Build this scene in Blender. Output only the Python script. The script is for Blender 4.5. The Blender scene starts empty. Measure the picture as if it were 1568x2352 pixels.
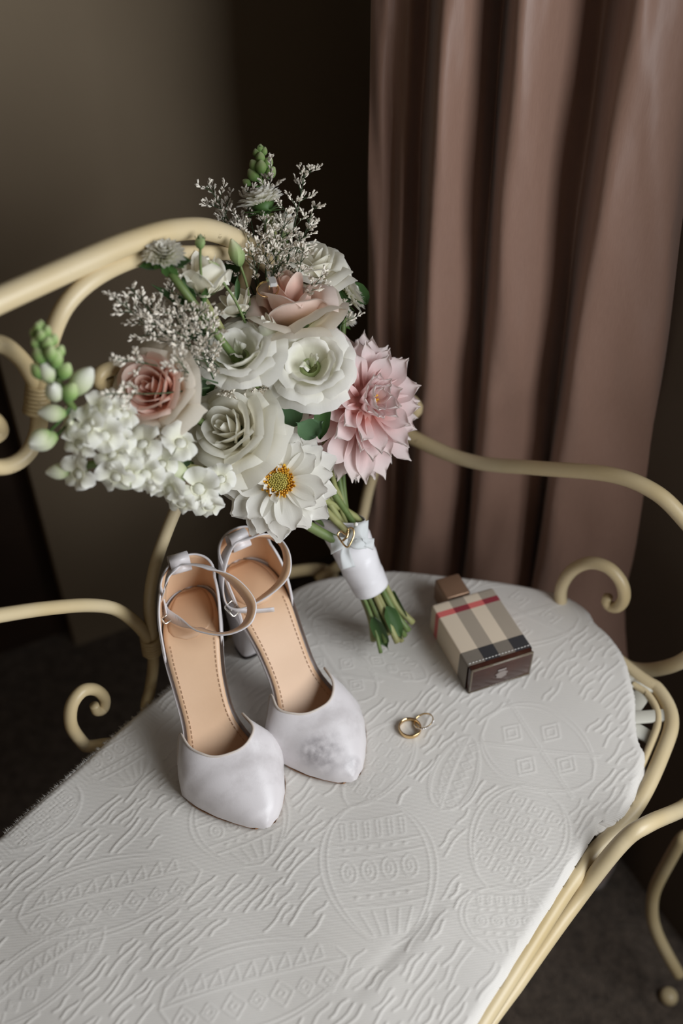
import bpy, bmesh, math, random
import numpy as np
from mathutils import Vector, Matrix

SC = bpy.context.scene
COL = SC.collection
PI = math.pi

# ---------------------------------------------------------------- camera
cd = bpy.data.cameras.new('camera')
cam = bpy.data.objects.new('camera', cd)
COL.objects.link(cam)
cam.location = (0, 0, 1.316)
cam.rotation_euler = (math.radians(47), 0, 0)
cd.sensor_fit = 'VERTICAL'
cd.sensor_height = 36.0
cd.lens = 36.735
cd.clip_start = 0.02
cd.dof.use_dof = True
cd.dof.focus_distance = 0.885
cd.dof.aperture_fstop = 2.8
SC.camera = cam
# ---------------------------------------------------------------- world, window light, exposure
W = bpy.data.worlds.new('room_ambient')
SC.world = W
W.use_nodes = True
bg = W.node_tree.nodes['Background']
bg.inputs[0].default_value = (1.0, 0.68, 0.40, 1)
bg.inputs[1].default_value = 0.08
ld = bpy.data.lights.new('window_light', 'AREA')
ld.shape = 'RECTANGLE'
ld.size = 1.05
ld.size_y = .80
ld.energy = 20.5
ld.color = (0.93, 0.965, 1.0)
WL = bpy.data.objects.new('window_light', ld)
COL.objects.link(WL)
WL.location = (0.76, -0.02, 1.16)
WL.rotation_euler = Vector((1.0, 0.0, 0.0)).to_track_quat('Z', 'Y').to_euler()
SC.view_settings.view_transform = 'Standard'
SC.view_settings.look = 'None'
SC.view_settings.exposure = 0.0
SC.view_settings.gamma = 1.0
SC.view_settings.use_curve_mapping = False

# ---------------------------------------------------------------- helpers
def V(p): return Vector(p)

def mesh(name, verts, faces, mats=None, smooth=True, uvs=None, mi=None):
    me = bpy.data.meshes.new(name)
    me.from_pydata([tuple(map(float, v)) for v in verts], [], [tuple(map(int, f)) for f in faces])
    if mats is not None:
        for m in (mats if isinstance(mats, (list, tuple)) else [mats]):
            me.materials.append(m)
    if uvs is not None:
        l = me.uv_layers.new(name='UVMap')
        vi = np.empty(len(me.loops), dtype=np.int32)
        me.loops.foreach_get('vertex_index', vi)
        l.data.foreach_set('uv', np.asarray(uvs, dtype=np.float32)[vi].ravel())
    if mi is not None:
        me.polygons.foreach_set('material_index', np.asarray(mi, dtype=np.int32))
    if smooth:
        me.polygons.foreach_set('use_smooth', np.ones(len(me.polygons), dtype=bool))
    me.update()
    return me

def link(name, data, parent=None, mat=None, kind=None, label=None):
    o = bpy.data.objects.new(name, data)
    COL.objects.link(o)
    if parent is not None: o.parent = parent
    if mat is not None: o.matrix_basis = mat
    if kind: o['kind'] = kind
    if label: o['label'] = label
    return o

def tag(o, label, cat, group=None):
    o['label'] = label
    o['category'] = cat
    if group: o['group'] = group
    return o

def thing(name, label, cat, loc=(0, 0, 0), rotz=0.0, group=None):
    o = bpy.data.objects.new(name, None)
    o.empty_display_size = 0.02
    COL.objects.link(o)
    o.matrix_basis = Matrix.Translation(loc) @ Matrix.Rotation(rotz, 4, 'Z')
    return tag(o, label, cat, group)

def rebase(verts, parent):
    inv = parent.matrix_basis.inverted()
    return [inv @ Vector(v) for v in verts]

def crs(pts, n=8, closed=False):
    P = [np.array(p, dtype=float) for p in pts]
    m = len(P)
    out = []
    segs = m if closed else m - 1
    for i in range(segs):
        if closed:
            a, b, c, d = P[(i-1) % m], P[i], P[(i+1) % m], P[(i+2) % m]
        else:
            b, c = P[i], P[i+1]
            a = P[i-1] if i > 0 else 2*b - c
            d = P[i+2] if i + 2 < m else 2*c - b
        for k in range(n):
            t = k / n
            out.append(0.5*((2*b) + (c-a)*t + (2*a-5*b+4*c-d)*t*t + (3*b-a-3*c+d)*t**3))
    if not closed: out.append(P[-1])
    return np.array(out)

def tube_geo(pts, rad, sides=8, closed=False, cap=True):
    """verts, faces of a round tube along pts, with parallel-transported rings"""
    P = np.asarray(pts, dtype=float)
    m = len(P)
    R = np.full(m, rad, dtype=float) if np.isscalar(rad) else np.asarray(rad, dtype=float)
    if closed: T = np.roll(P, -1, 0) - np.roll(P, 1, 0)
    else: T = np.gradient(P, axis=0)
    T /= np.maximum(np.linalg.norm(T, axis=1, keepdims=True), 1e-9)
    a = np.array([0, 0, 1.0]) if abs(T[0][2]) < .9 else np.array([1.0, 0, 0])
    X = np.cross(T[0], a); X /= np.linalg.norm(X)
    vs = []
    for i in range(m):
        X = X - T[i]*(X @ T[i]); X /= max(np.linalg.norm(X), 1e-9)
        Y = np.cross(T[i], X)
        for k in range(sides):
            q = 2*PI*k/sides
            vs.append(P[i] + R[i]*(math.cos(q)*X + math.sin(q)*Y))
    fs = []
    for i in range(m if closed else m-1):
        j = (i+1) % m
        for k in range(sides):
            l = (k+1) % sides
            fs.append((i*sides+k, i*sides+l, j*sides+l, j*sides+k))
    if cap and not closed:
        fs.append(tuple(range(sides-1, -1, -1)))
        fs.append(tuple((m-1)*sides+k for k in range(sides)))
    return vs, fs

class MB:
    """collects pieces into one mesh"""
    def __init__(s): s.v = []; s.f = []; s.m = []
    def add(s, vf, M=None, mi=0):
        v, f = vf
        b = len(s.v)
        s.v += [tuple(M @ Vector(p)) for p in v] if M is not None else [tuple(p) for p in v]
        s.f += [tuple(b+i for i in q) for q in f]
        s.m += [mi]*len(f)
        return s
    def build(s, name, mats, parent=None, local=False, kind=None, label=None, smooth=True):
        v = s.v if (parent is None or local) else rebase(s.v, parent)
        return link(name, mesh(name, v, s.f, mats, smooth, None, s.m), parent, None, kind, label)

def tube(name, pts, rad, mat, parent, n=8, sides=10, closed=False, label=None, smooth_path=True, local=False):
    p = crs(pts, n, closed) if smooth_path else np.array(pts, dtype=float)
    if not np.isscalar(rad):
        r = np.interp(np.linspace(0, 1, len(p)), np.linspace(0, 1, len(rad)), rad)
    else: r = rad
    return MB().add(tube_geo(p, r, sides, closed)).build(name, mat, parent, local, label=label)

def box_geo(cx, cy, cz, sx, sy, sz, bev=0.0, seg=2):
    bm = bmesh.new()
    bmesh.ops.create_cube(bm, size=1.0)
    for v in bm.verts: v.co = (cx + v.co.x*sx, cy + v.co.y*sy, cz + v.co.z*sz)
    if bev > 0: bmesh.ops.bevel(bm, geom=bm.edges[:], offset=bev, segments=seg, profile=.5, affect='EDGES')
    bm.verts.index_update()
    r = [v.co.copy() for v in bm.verts], [tuple(v.index for v in f.verts) for f in bm.faces]
    bm.free()
    return r

def lathe_geo(prof, sides=16):
    vs, fs = [], []
    for r, z in prof:
        for k in range(sides):
            q = 2*PI*k/sides
            vs.append((r*math.cos(q), r*math.sin(q), z))
    for i in range(len(prof)-1):
        for k in range(sides):
            l = (k+1) % sides
            fs.append((i*sides+k, i*sides+l, (i+1)*sides+l, (i+1)*sides+k))
    return vs, fs

def grid_geo(X):
    """X: (nv, nu, 3) -> verts, faces, uvs"""
    nv, nu = X.shape[:2]
    vs = X.reshape(-1, 3)
    fs = [(j*nu+i, j*nu+i+1, (j+1)*nu+i+1, (j+1)*nu+i) for j in range(nv-1) for i in range(nu-1)]
    uu, vv = np.meshgrid(np.linspace(0, 1, nu), np.linspace(0, 1, nv))
    return vs, fs, np.stack([uu, vv], -1).reshape(-1, 2)

def frame_to(pos, nrm, spin=0.0):
    z = Vector(nrm).normalized()
    q = z.to_track_quat('Z', 'Y')
    return Matrix.Translation(pos) @ q.to_matrix().to_4x4() @ Matrix.Rotation(spin, 4, 'Z')

def solid(o, th, off=-1, inner=0, rim=0):
    m = o.modifiers.new('thickness', 'SOLIDIFY')
    m.thickness = th; m.offset = off
    m.material_offset = inner; m.material_offset_rim = rim
    m.use_quality_normals = True
    return m

# ---------------------------------------------------------------- materials
def nodes(name):
    m = bpy.data.materials.new(name)
    m.use_nodes = True
    nt = m.node_tree
    return m, nt, nt.nodes['Principled BSDF'], nt.nodes['Material Output']

def pm(name, col, rough=.5, metal=0.0, spec=.5, sheen=0.0, bump=None, var=None, coat=0.0, trans=0.0, ior=1.45, sss=0.0):
    m, nt, b, out = nodes(name)
    b.inputs['Base Color'].default_value = (*col, 1)
    b.inputs['Roughness'].default_value = rough
    b.inputs['Metallic'].default_value = metal
    b.inputs['Specular IOR Level'].default_value = spec
    b.inputs['Sheen Weight'].default_value = sheen
    b.inputs['Coat Weight'].default_value = coat
    b.inputs['Transmission Weight'].default_value = trans
    b.inputs['IOR'].default_value = ior
    if sss:
        b.inputs['Subsurface Weight'].default_value = sss
        b.inputs['Subsurface Radius'].default_value = (.004, .003, .002)
    if bump or var: tc = nt.nodes.new('ShaderNodeTexCoord')
    if bump:
        n = nt.nodes.new('ShaderNodeTexNoise'); n.inputs['Scale'].default_value = bump[0]; n.inputs['Detail'].default_value = 4
        nt.links.new(tc.outputs['Object'], n.inputs['Vector'])
        bp = nt.nodes.new('ShaderNodeBump'); bp.inputs['Strength'].default_value = bump[1]; bp.inputs['Distance'].default_value = bump[2]
        nt.links.new(n.outputs['Fac'], bp.inputs['Height']); nt.links.new(bp.outputs['Normal'], b.inputs['Normal'])
    if var:   # (scale, second colour, low, high)
        n = nt.nodes.new('ShaderNodeTexNoise'); n.inputs['Scale'].default_value = var[0]; n.inputs['Detail'].default_value = 6
        nt.links.new(tc.outputs['Object'], n.inputs['Vector'])
        r = nt.nodes.new('ShaderNodeValToRGB')
        r.color_ramp.elements[0].position = var[2]; r.color_ramp.elements[1].position = var[3]
        r.color_ramp.elements[0].color = (*col, 1); r.color_ramp.elements[1].color = (*var[1], 1)
        nt.links.new(n.outputs['Fac'], r.inputs['Fac']); nt.links.new(r.outputs['Color'], b.inputs['Base Color'])
    return m

def petal_mat(name, stops, transl=.38, rough=.55, tint=None):
    """pigment from base (v=0) to tip (v=1) of each petal"""
    m, nt, b, out = nodes(name)
    uv = nt.nodes.new('ShaderNodeTexCoord')
    sp = nt.nodes.new('ShaderNodeSeparateXYZ')
    nt.links.new(uv.outputs['UV'], sp.inputs[0])
    r = nt.nodes.new('ShaderNodeValToRGB')
    e = r.color_ramp.elements
    e[0].position, e[0].color = stops[0][0], (*stops[0][1], 1)
    e[1].position, e[1].color = stops[-1][0], (*stops[-1][1], 1)
    for p, c in stops[1:-1]:
        k = e.new(p); k.color = (*c, 1)
    nt.links.new(sp.outputs['Y'], r.inputs['Fac'])
    # fine veins as relief
    w = nt.nodes.new('ShaderNodeTexNoise'); w.inputs['Scale'].default_value = 9; w.inputs['Detail'].default_value = 3
    mp = nt.nodes.new('ShaderNodeMapping'); mp.inputs['Scale'].default_value = (4.0, .35, 1)
    nt.links.new(uv.outputs['UV'], mp.inputs[0]); nt.links.new(mp.outputs[0], w.inputs['Vector'])
    bp = nt.nodes.new('ShaderNodeBump'); bp.inputs['Strength'].default_value = .25; bp.inputs['Distance'].default_value = .0005
    nt.links.new(w.outputs['Fac'], bp.inputs['Height'])
    b.inputs['Roughness'].default_value = rough
    b.inputs['Specular IOR Level'].default_value = .3
    b.inputs['Sheen Weight'].default_value = .15
    tl = nt.nodes.new('ShaderNodeBsdfTranslucent')
    mx = nt.nodes.new('ShaderNodeMixShader'); mx.inputs[0].default_value = transl
    nt.links.new(r.outputs['Color'], b.inputs['Base Color']); nt.links.new(r.outputs['Color'], tl.inputs['Color'])
    nt.links.new(bp.outputs['Normal'], b.inputs['Normal'])
    nt.links.new(b.outputs[0], mx.inputs[1]); nt.links.new(tl.outputs[0], mx.inputs[2]); nt.links.new(mx.outputs[0], out.inputs[0])
    return m

def add_math(nt, op, a, b=None, c=None, clamp=False):
    n = nt.nodes.new('ShaderNodeMath'); n.operation = op; n.use_clamp = clamp
    for i, x in enumerate((a, b, c)):
        if x is None: continue
        if isinstance(x, (int, float)): n.inputs[i].default_value = x
        else: nt.links.new(x, n.inputs[i])
    return n.outputs[0]

BU = np.array((.6225, .7826, 0)); BN = np.array((.7826, -.6225, 0))   # bench length and bench front directions
def B(u, n, z): return tuple(BU*u + BN*n + np.array((0, 0, z)))
SEAT = 0.5

# ================================================================ the room
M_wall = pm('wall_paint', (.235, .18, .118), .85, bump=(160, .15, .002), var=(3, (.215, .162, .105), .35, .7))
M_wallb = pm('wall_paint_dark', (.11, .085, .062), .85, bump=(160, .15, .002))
M_ceil = pm('ceiling_paint', (.5, .46, .42), .9)
M_door = pm('dark_stained_wood', (.035, .022, .015), .5, bump=(18, .3, .004), var=(6, (.05, .03, .02), .4, .65))
M_base = pm('dark_baseboard', (.03, .022, .016), .55)

def carpet():
    m, nt, b, out = nodes('brown_carpet')
    tc = nt.nodes.new('ShaderNodeTexCoord')
    n1 = nt.nodes.new('ShaderNodeTexNoise'); n1.inputs['Scale'].default_value = 55; n1.inputs['Detail'].default_value = 6; n1.inputs['Roughness'].default_value = .7
    n2 = nt.nodes.new('ShaderNodeTexNoise'); n2.inputs['Scale'].default_value = 420; n2.inputs['Detail'].default_value = 2
    nt.links.new(tc.outputs['Object'], n1.inputs['Vector']); nt.links.new(tc.outputs['Object'], n2.inputs['Vector'])
    r = nt.nodes.new('ShaderNodeValToRGB')
    r.color_ramp.elements[0].position = .32; r.color_ramp.elements[0].color = (.055, .040, .029, 1)
    r.color_ramp.elements[1].position = .68; r.color_ramp.elements[1].color = (.15, .112, .083, 1)
    nt.links.new(n1.outputs['Fac'], r.inputs['Fac']); nt.links.new(r.outputs['Color'], b.inputs['Base Color'])
    s = add_math(nt, 'ADD', n1.outputs['Fac'], n2.outputs['Fac'])
    bp = nt.nodes.new('ShaderNodeBump'); bp.inputs['Strength'].default_value = .8; bp.inputs['Distance'].default_value = .006
    nt.links.new(s, bp.inputs['Height']); nt.links.new(bp.outputs['Normal'], b.inputs['Normal'])
    b.inputs['Roughness'].default_value = .95; b.inputs['Specular IOR Level'].default_value = .1; b.inputs['Sheen Weight'].default_value = .2
    return m

def struct(name, o):
    o['kind'] = 'structure'
    return o

def wall_box(name, p, q, z0, z1, th, mat, parent=None):
    """upright slab from plan point p to q; its room face runs through p-q, thickness to the left of p->q"""
    p, q = np.array(p), np.array(q)
    d = (q-p)/np.linalg.norm(q-p); nn = np.array((-d[1], d[0]))*th
    ring = [p, q, q+nn, p+nn]
    vs = [(a[0], a[1], z) for z in (z0, z1) for a in ring]
    fs = [(3, 2, 1, 0), (4, 5, 6, 7)] + [(i, (i+1) % 4, 4+(i+1) % 4, 4+i) for i in range(4)]
    return struct(name, link(name, mesh(name, vs, fs, mat, False), parent))

fl = struct('floor', link('floor', mesh('floor', [(-3.2, -2.6, 0), (2.6, -2.6, 0), (2.6, 2.6, 0), (-3.2, 2.6, 0)], [(0, 1, 2, 3)], carpet(), False)))
CE = struct('ceiling', link('ceiling', mesh('ceiling', [(-3.2, -2.6, 2.55), (-3.2, 2.6, 2.55), (2.6, 2.6, 2.55), (2.6, -2.6, 2.55)], [(0, 1, 2, 3)], M_ceil, False)))
wd = np.array((.8930, .4500))         # along the back wall, left to right
A0 = np.array((-.430, 1.092)); CORN = np.array((.065, 1.341)); wb = np.array((.4512, -.8924))
wall_box('wall_back', A0, CORN + wd*.12, 0, 2.55, .12, M_wall)
# dark wooden door leaf left of the wall, in its own recess
wall_box('door_1', A0 - wd*.95 + np.array((-.02, .04)), A0 + np.array((-.006, .04)), 0, 2.06, .045, M_door)
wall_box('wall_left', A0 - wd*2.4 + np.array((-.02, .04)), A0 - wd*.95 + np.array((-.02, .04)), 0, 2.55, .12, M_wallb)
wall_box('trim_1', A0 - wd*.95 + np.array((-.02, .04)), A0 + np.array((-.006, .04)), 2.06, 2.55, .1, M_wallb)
# window wall: the pier behind the curtain, parapet, head and far pier leave an opening for the window
WB0 = np.array((.41, .66))
def wbp(s): return WB0 + wb*s
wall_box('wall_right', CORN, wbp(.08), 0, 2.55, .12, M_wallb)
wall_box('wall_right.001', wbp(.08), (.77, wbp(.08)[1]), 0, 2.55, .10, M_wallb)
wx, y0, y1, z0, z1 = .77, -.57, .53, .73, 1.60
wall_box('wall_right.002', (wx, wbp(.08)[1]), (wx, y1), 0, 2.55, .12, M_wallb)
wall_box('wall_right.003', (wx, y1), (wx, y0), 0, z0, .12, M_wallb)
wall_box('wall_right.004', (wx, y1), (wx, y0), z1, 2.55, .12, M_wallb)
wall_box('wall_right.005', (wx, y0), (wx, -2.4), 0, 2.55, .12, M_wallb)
M_frame = pm('window_paint', (.6, .57, .5), .4)
for a, b_, c, d_ in ((y1, y1-.035, z0, z1), (y0+.035, y0, z0, z1), (y1, y0, z0, z0+.035), (y1, y0, z1-.035, z1)):
    wall_box('window_1', (wx+.05, a), (wx+.05, b_), c, d_, .04, M_frame)

# ---------------------------------------------------------------- curtain
def curtain_mat():
    m, nt, b, out = nodes('mauve_satin')
    tc = nt.nodes.new('ShaderNodeTexCoord')
    wv = nt.nodes.new('ShaderNodeTexNoise'); wv.inputs['Scale'].default_value = 900; wv.inputs['Detail'].default_value = 2
    mp = nt.nodes.new('ShaderNodeMapping'); mp.inputs['Scale'].default_value = (1, 1, .12)
    nt.links.new(tc.outputs['Object'], mp.inputs[0]); nt.links.new(mp.outputs[0], wv.inputs['Vector'])
    n2 = nt.nodes.new('ShaderNodeTexNoise'); n2.inputs['Scale'].default_value = 14; n2.inputs['Detail'].default_value = 3
    mp2 = nt.nodes.new('ShaderNodeMapping'); mp2.inputs['Scale'].default_value = (1, 1, .35)
    nt.links.new(tc.outputs['Object'], mp2.inputs[0]); nt.links.new(mp2.outputs[0], n2.inputs['Vector'])
    r = nt.nodes.new('ShaderNodeValToRGB')
    r.color_ramp.elements[0].color = (.315, .182, .133, 1); r.color_ramp.elements[1].color = (.38, .228, .168, 1)
    nt.links.new(wv.outputs['Fac'], r.inputs['Fac']); nt.links.new(r.outputs['Color'], b.inputs['Base Color'])
    h = add_math(nt, 'MULTIPLY_ADD', wv.outputs['Fac'], .012, n2.outputs['Fac'])
    bp = nt.nodes.new('ShaderNodeBump'); bp.inputs['Strength'].default_value = .35; bp.inputs['Distance'].default_value = .02
    nt.links.new(h, bp.inputs['Height']); nt.links.new(bp.outputs['Normal'], b.inputs['Normal'])
    b.inputs['Roughness'].default_value = .42
    b.inputs['Sheen Weight'].default_value = .25
    tl = nt.nodes.new('ShaderNodeBsdfTranslucent'); tl.inputs['Color'].default_value = (.30, .12, .075, 1)
    mx = nt.nodes.new('ShaderNodeMixShader'); mx.inputs[0].default_value = .10
    nt.links.new(b.outputs[0], mx.inputs[1]); nt.links.new(tl.outputs[0], mx.inputs[2]); nt.links.new(mx.outputs[0], out.inputs[0])
    return m

rowA = [(0.0257,0.9537,1.009), (0.0358,0.9421,1.012), (0.0465,0.9471,1.011), (0.057,0.9334,1.015), (0.0757,0.9505,1.01), (0.0803,0.8883,1.03), (0.098,0.889,1.029), (0.1206,0.9112,1.022), (0.1366,0.9314,1.016), (0.1363,0.8686,1.036),
        (0.1602,0.8674,1.036), (0.1907,0.8892,1.029), (0.2176,0.9059,1.024), (0.2175,0.8367,1.046), (0.241,0.8377,1.046), (0.267,0.8463,1.043), (0.2861,0.8718,1.035)]
rowB = [(0.0302,0.9523,0.3715), (0.043,0.9398,0.3838), (0.0554,0.9443,0.3793), (0.0644,0.931,0.3926), (0.0785,0.9496,0.3741), (0.0843,0.887,0.4362), (0.1111,0.8849,0.4383), (0.1432,0.9041,0.4192), (0.1563,0.9252,0.3983), (0.1529,0.8633,0.4597),
        (0.1855,0.8594,0.4636), (0.2247,0.8785,0.4446), (0.2385,0.8993,0.424), (0.2278,0.8335,0.4893), (0.2825,0.8247,0.498), (0.3302,0.8265,0.4962), (0.3546,0.8502,0.4727)]
def build_curtain():
    a, b = crs(rowA, 12), crs(rowB, 12)
    nz = 90
    zs = np.linspace(2.3, .012, nz)
    rng = np.random.default_rng(3)
    X = np.zeros((nz, len(a), 3))
    s = np.linspace(0, 1, len(a))
    mn = np.array((-.30, -.954))
    for j, z in enumerate(zs):
        t = (z - a[:, 2])/(b[:, 2] - a[:, 2])
        t = np.clip(t, -1.2, 1.75)
        xy = a[:, :2] + (b[:, :2]-a[:, :2])*t[:, None]
        w = (.0018*np.sin(41*s + 9*z) + .0022*np.sin(23*s - 17*z + 2*np.sin(5*z)) + .0012*np.sin(67*s + 31*z))
        # soft bulge where the arm rail of the bench leans on the cloth
        w -= .008*np.exp(-((z-.655)/.05)**2)
        # the long hem is pushed forward under the bench
        q = np.clip((.46-z)/.42, 0, 1); w += .15*q*q*(3-2*q)
        X[j, :, :2] = xy + mn[None]*w[:, None]
        X[j, :, 2] = z
    vs, fs, uv = grid_geo(X)
    o = link('curtain', mesh('curtain', vs, fs, curtain_mat(), True, uv))
    solid(o, .0012, 0)
    return tag(o, 'mauve brown satin curtain hanging in tall pleats behind the bench', 'curtain')
build_curtain()

# ================================================================ the bench
def bench_mat():
    m, nt, b, out = nodes('aged_cream_enamel')
    tc = nt.nodes.new('ShaderNodeTexCoord')
    n = nt.nodes.new('ShaderNodeTexNoise'); n.inputs['Scale'].default_value = 26; n.inputs['Detail'].default_value = 8; n.inputs['Roughness'].default_value = .7
    n2 = nt.nodes.new('ShaderNodeTexNoise'); n2.inputs['Scale'].default_value = 9; n2.inputs['Detail'].default_value = 3
    for k in (n, n2): nt.links.new(tc.outputs['Object'], k.inputs['Vector'])
    r = nt.nodes.new('ShaderNodeValToRGB')
    e = r.color_ramp.elements
    e[0].position = .30; e[0].color = (.09, .055, .02, 1)
    e[1].position = .345; e[1].color = (.64, .53, .34, 1)
    r2 = nt.nodes.new('ShaderNodeValToRGB')
    r2.color_ramp.elements[0].position = .35; r2.color_ramp.elements[0].color = (.90, .84, .70, 1)
    r2.color_ramp.elements[1].position = .65; r2.color_ramp.elements[1].color = (1, 1, 1, 1)
    nt.links.new(n.outputs['Fac'], r.inputs['Fac']); nt.links.new(n2.outputs['Fac'], r2.inputs['Fac'])
    mx = nt.nodes.new('ShaderNodeMix'); mx.data_type = 'RGBA'; mx.blend_type = 'MULTIPLY'; mx.inputs[0].default_value = 1
    nt.links.new(r.outputs['Color'], mx.inputs[6]); nt.links.new(r2.outputs['Color'], mx.inputs[7]); nt.links.new(mx.outputs[2], b.inputs['Base Color'])
    bp = nt.nodes.new('ShaderNodeBump'); bp.inputs['Strength'].default_value = .25; bp.inputs['Distance'].default_value = .001
    nt.links.new(n.outputs['Fac'], bp.inputs['Height']); nt.links.new(bp.outputs['Normal'], b.inputs['Normal'])
    b.inputs['Roughness'].default_value = .38
    return m
M_bench = bench_mat()
BENCH = thing('metal_bench', 'cream enamelled scrolled metal bench carrying the white cloth', 'bench', B(.18, -.32, 0))

# seat frame: front rail, rounded far corner, end, back
UN, UF = -.36, .70
seat = [(0.1117,0.3242,0.487), (0.2021,0.4417,0.487), (0.2608,0.5004,0.487), (0.302,0.5645,0.487), (0.3166,0.5995,0.487), (0.3115,0.6311,0.487), (0.2961,0.6478,0.487)]
sw = [B(UN, -.105, .487), B(-.1, -.105, .487)] + seat + [B(.708, -.27, .487), B(.684, -.37, .487), B(.636, -.452, .487), B(.56, -.503, .487), B(.46, -.513, .487), B(.2, -.513, .487), B(UN, -.513, .487)]
tube('seat_rail', sw, .0072, M_bench, BENCH, n=10, sides=14)
# thin inner strip along the front of the seat, with small weld tabs
inner = [np.array(p) for p in [B(UN, -.125, .489), B(-.1, -.125, .489)] + seat]
off = []
for i, p in enumerate(inner):
    if i < 2: off.append(p); continue
    a = inner[max(i-1, 0)]; c = inner[min(i+1, len(inner)-1)]
    t = c - a; t /= np.linalg.norm(t)
    off.append(p + np.array((-t[1], t[0], 0))*.0125)
tube('inner_strip', off, .0038, M_bench, BENCH, n=10, sides=8)
for q in (.30, .52):
    MB().add(box_geo(0, 0, 0, .020, .006, .004, .001), Matrix.Translation(B(q, -.112, .489)) @ Matrix.Rotation(math.atan2(BN[1], BN[0]), 4, 'Z')).build('weld_tab', M_bench, BENCH)
# flat straps of the seat lattice under the cloth
M_strap = pm('grey_white_strap', (.52, .50, .43), .5, bump=(60, .3, .001), var=(40, (.16, .13, .09), .58, .66))
rotU = math.atan2(BU[1], BU[0])
for k in range(7):
    n = -.16 - k*.053
    L = UF - UN - (.03, .03, .035, .045, .075, .12, .18)[k]
    MB().add(box_geo(0, 0, 0, L, .016, .003, .0008, 1), Matrix.Translation(B(UN + L/2 + .01, n, .4855)) @ Matrix.Rotation(rotU, 4, 'Z')).build('seat_strap', M_strap, BENCH)
for k in range(8):
    u = -.26 + k*.128
    MB().add(box_geo(0, 0, 0, .395, .016, .003, .0008, 1), Matrix.Translation(B(u, -.308, .4822)) @ Matrix.Rotation(rotU + PI/2, 4, 'Z')).build('seat_strap', M_strap, BENCH)
for a0, a1 in (((.56, -.24), (.665, -.13)), ((.655, -.25), (.690, -.15))):
    p, q = np.array(B(*a0, .488)), np.array(B(*a1, .488)); dd = q-p
    MB().add(box_geo(0, 0, 0, float(np.linalg.norm(dd)), .014, .003, .0008, 1), Matrix.Translation((p+q)/2) @ Matrix.Rotation(math.atan2(dd[1], dd[0]), 4, 'Z')).build('seat_strap', M_strap, BENCH)

# back: camel-back top rail sweeping down into the far arm and curling home at the front corner
top = [B(-.36, -.55, .74), B(-.22, -.55, .86), B(0, -.55, .935), B(.18, -.55, .95), (-0.2383,0.584,0.9486), (-0.2254,0.6002,0.9481), (-0.2029,0.6285,0.9461), (-0.1789,0.6586,0.944), (-0.1535,0.6906,0.9408), (-0.1266,0.7244,0.9326), (-0.1013,0.7562,0.915),
       (-0.0744,0.79,0.8792), (-0.0411,0.8318,0.8166), (-0.0144,0.8655,0.7578), B(.700, -.547, .70), B(.722, -.525, .672), B(.727, -.48, .655), (0.0541,0.8834,0.6223), (0.0987,0.8479,0.6166), (0.1405,0.8146,0.625), (0.1896,0.7756,0.6515), (0.2477,0.7294,0.6831), (0.2814,0.7026,0.6866), (0.3065,0.6826,0.672),
       (0.3297,0.6629,0.6475), (0.3442,0.6488,0.605), (0.346,0.6448,0.5512), (0.3351,0.6509,0.5097), (0.3161,0.666,0.4764), (0.2968,0.6788,0.4638), (0.2784,0.6934,0.4691)]
tube('top_rail', top, [.0092]*8 + [.0088]*5 + [.0080]*5 + [.0074]*12, M_bench, BENCH, n=10, sides=14)
# inner arch under the top rail, running down into the far-left C scroll
tube('back_arch', [(-0.0811,0.7816,0.8798), (-0.1,0.761,0.8932), (-0.1205,0.7353,0.9068), (-0.137,0.7145,0.9179), (-0.1551,0.6886,0.9271), (-0.1756,0.6547,0.9317), (-0.1931,0.6328,0.9229), (-0.2064,0.6209,0.8994), (-0.2168,0.611,0.8688), (-0.2228,0.6035,0.8368), (-0.2322,0.5916,0.8218), (-0.2443,0.5764,0.8234), (-0.2556,0.5622,0.8404), (-0.2584,0.5587,0.8629), (-0.2516,0.5672,0.8751), (-0.2431,0.5779,0.8649), (-0.2415,0.5799,0.8536), (-0.246,0.5742,0.8522)],
     [.0058, .0066, .0066, .0066, .0062, .0062, .006], M_bench, BENCH, n=10, sides=12)
tube('back_scroll', [(-0.2563,0.5645,0.9237), (-0.2433,0.5809,0.9245), (-0.2314,0.5958,0.9162), (-0.224,0.6052,0.8984), (-0.2204,0.6097,0.8804), (-0.2198,0.6104,0.8653), (-0.2213,0.6086,0.853)], .0062, M_bench, BENCH, n=10, sides=12)
def binding(name, c, axis, r, h, turns):
    z = Vector(axis).normalized(); M = frame_to(c, z)
    k = turns*10
    pts = [(r*math.cos(2*PI*i/10), r*math.sin(2*PI*i/10), -h/2 + h*i/k) for i in range(k+1)]
    mb = MB().add(tube_geo(pts, h/turns*.55, 5), M)
    mb.build(name, M_bench, BENCH)
binding('wire_binding', (-0.2198,0.6088,0.8607), V((-0.2172,0.6104,0.8692))-V((-0.221,0.6057,0.8531)), .0085, .022, 7)
# small scroll end showing beside the pink rose
tube('back_scroll', [(-0.1098,0.7423,0.7656), (-0.1269,0.7208,0.7907), (-0.1466,0.696,0.8161), (-0.1621,0.6765,0.8377), (-0.1743,0.6612,0.8501), (-0.1819,0.6516,0.8528), (-0.1844,0.6485,0.8486), (-0.1823,0.6512,0.8418), (-0.1786,0.6558,0.8401), (-0.1785,0.6559,0.8449)], [.006, .006, .006, .006, .0058, .005, .004], M_bench, BENCH, n=10, sides=12)
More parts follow.
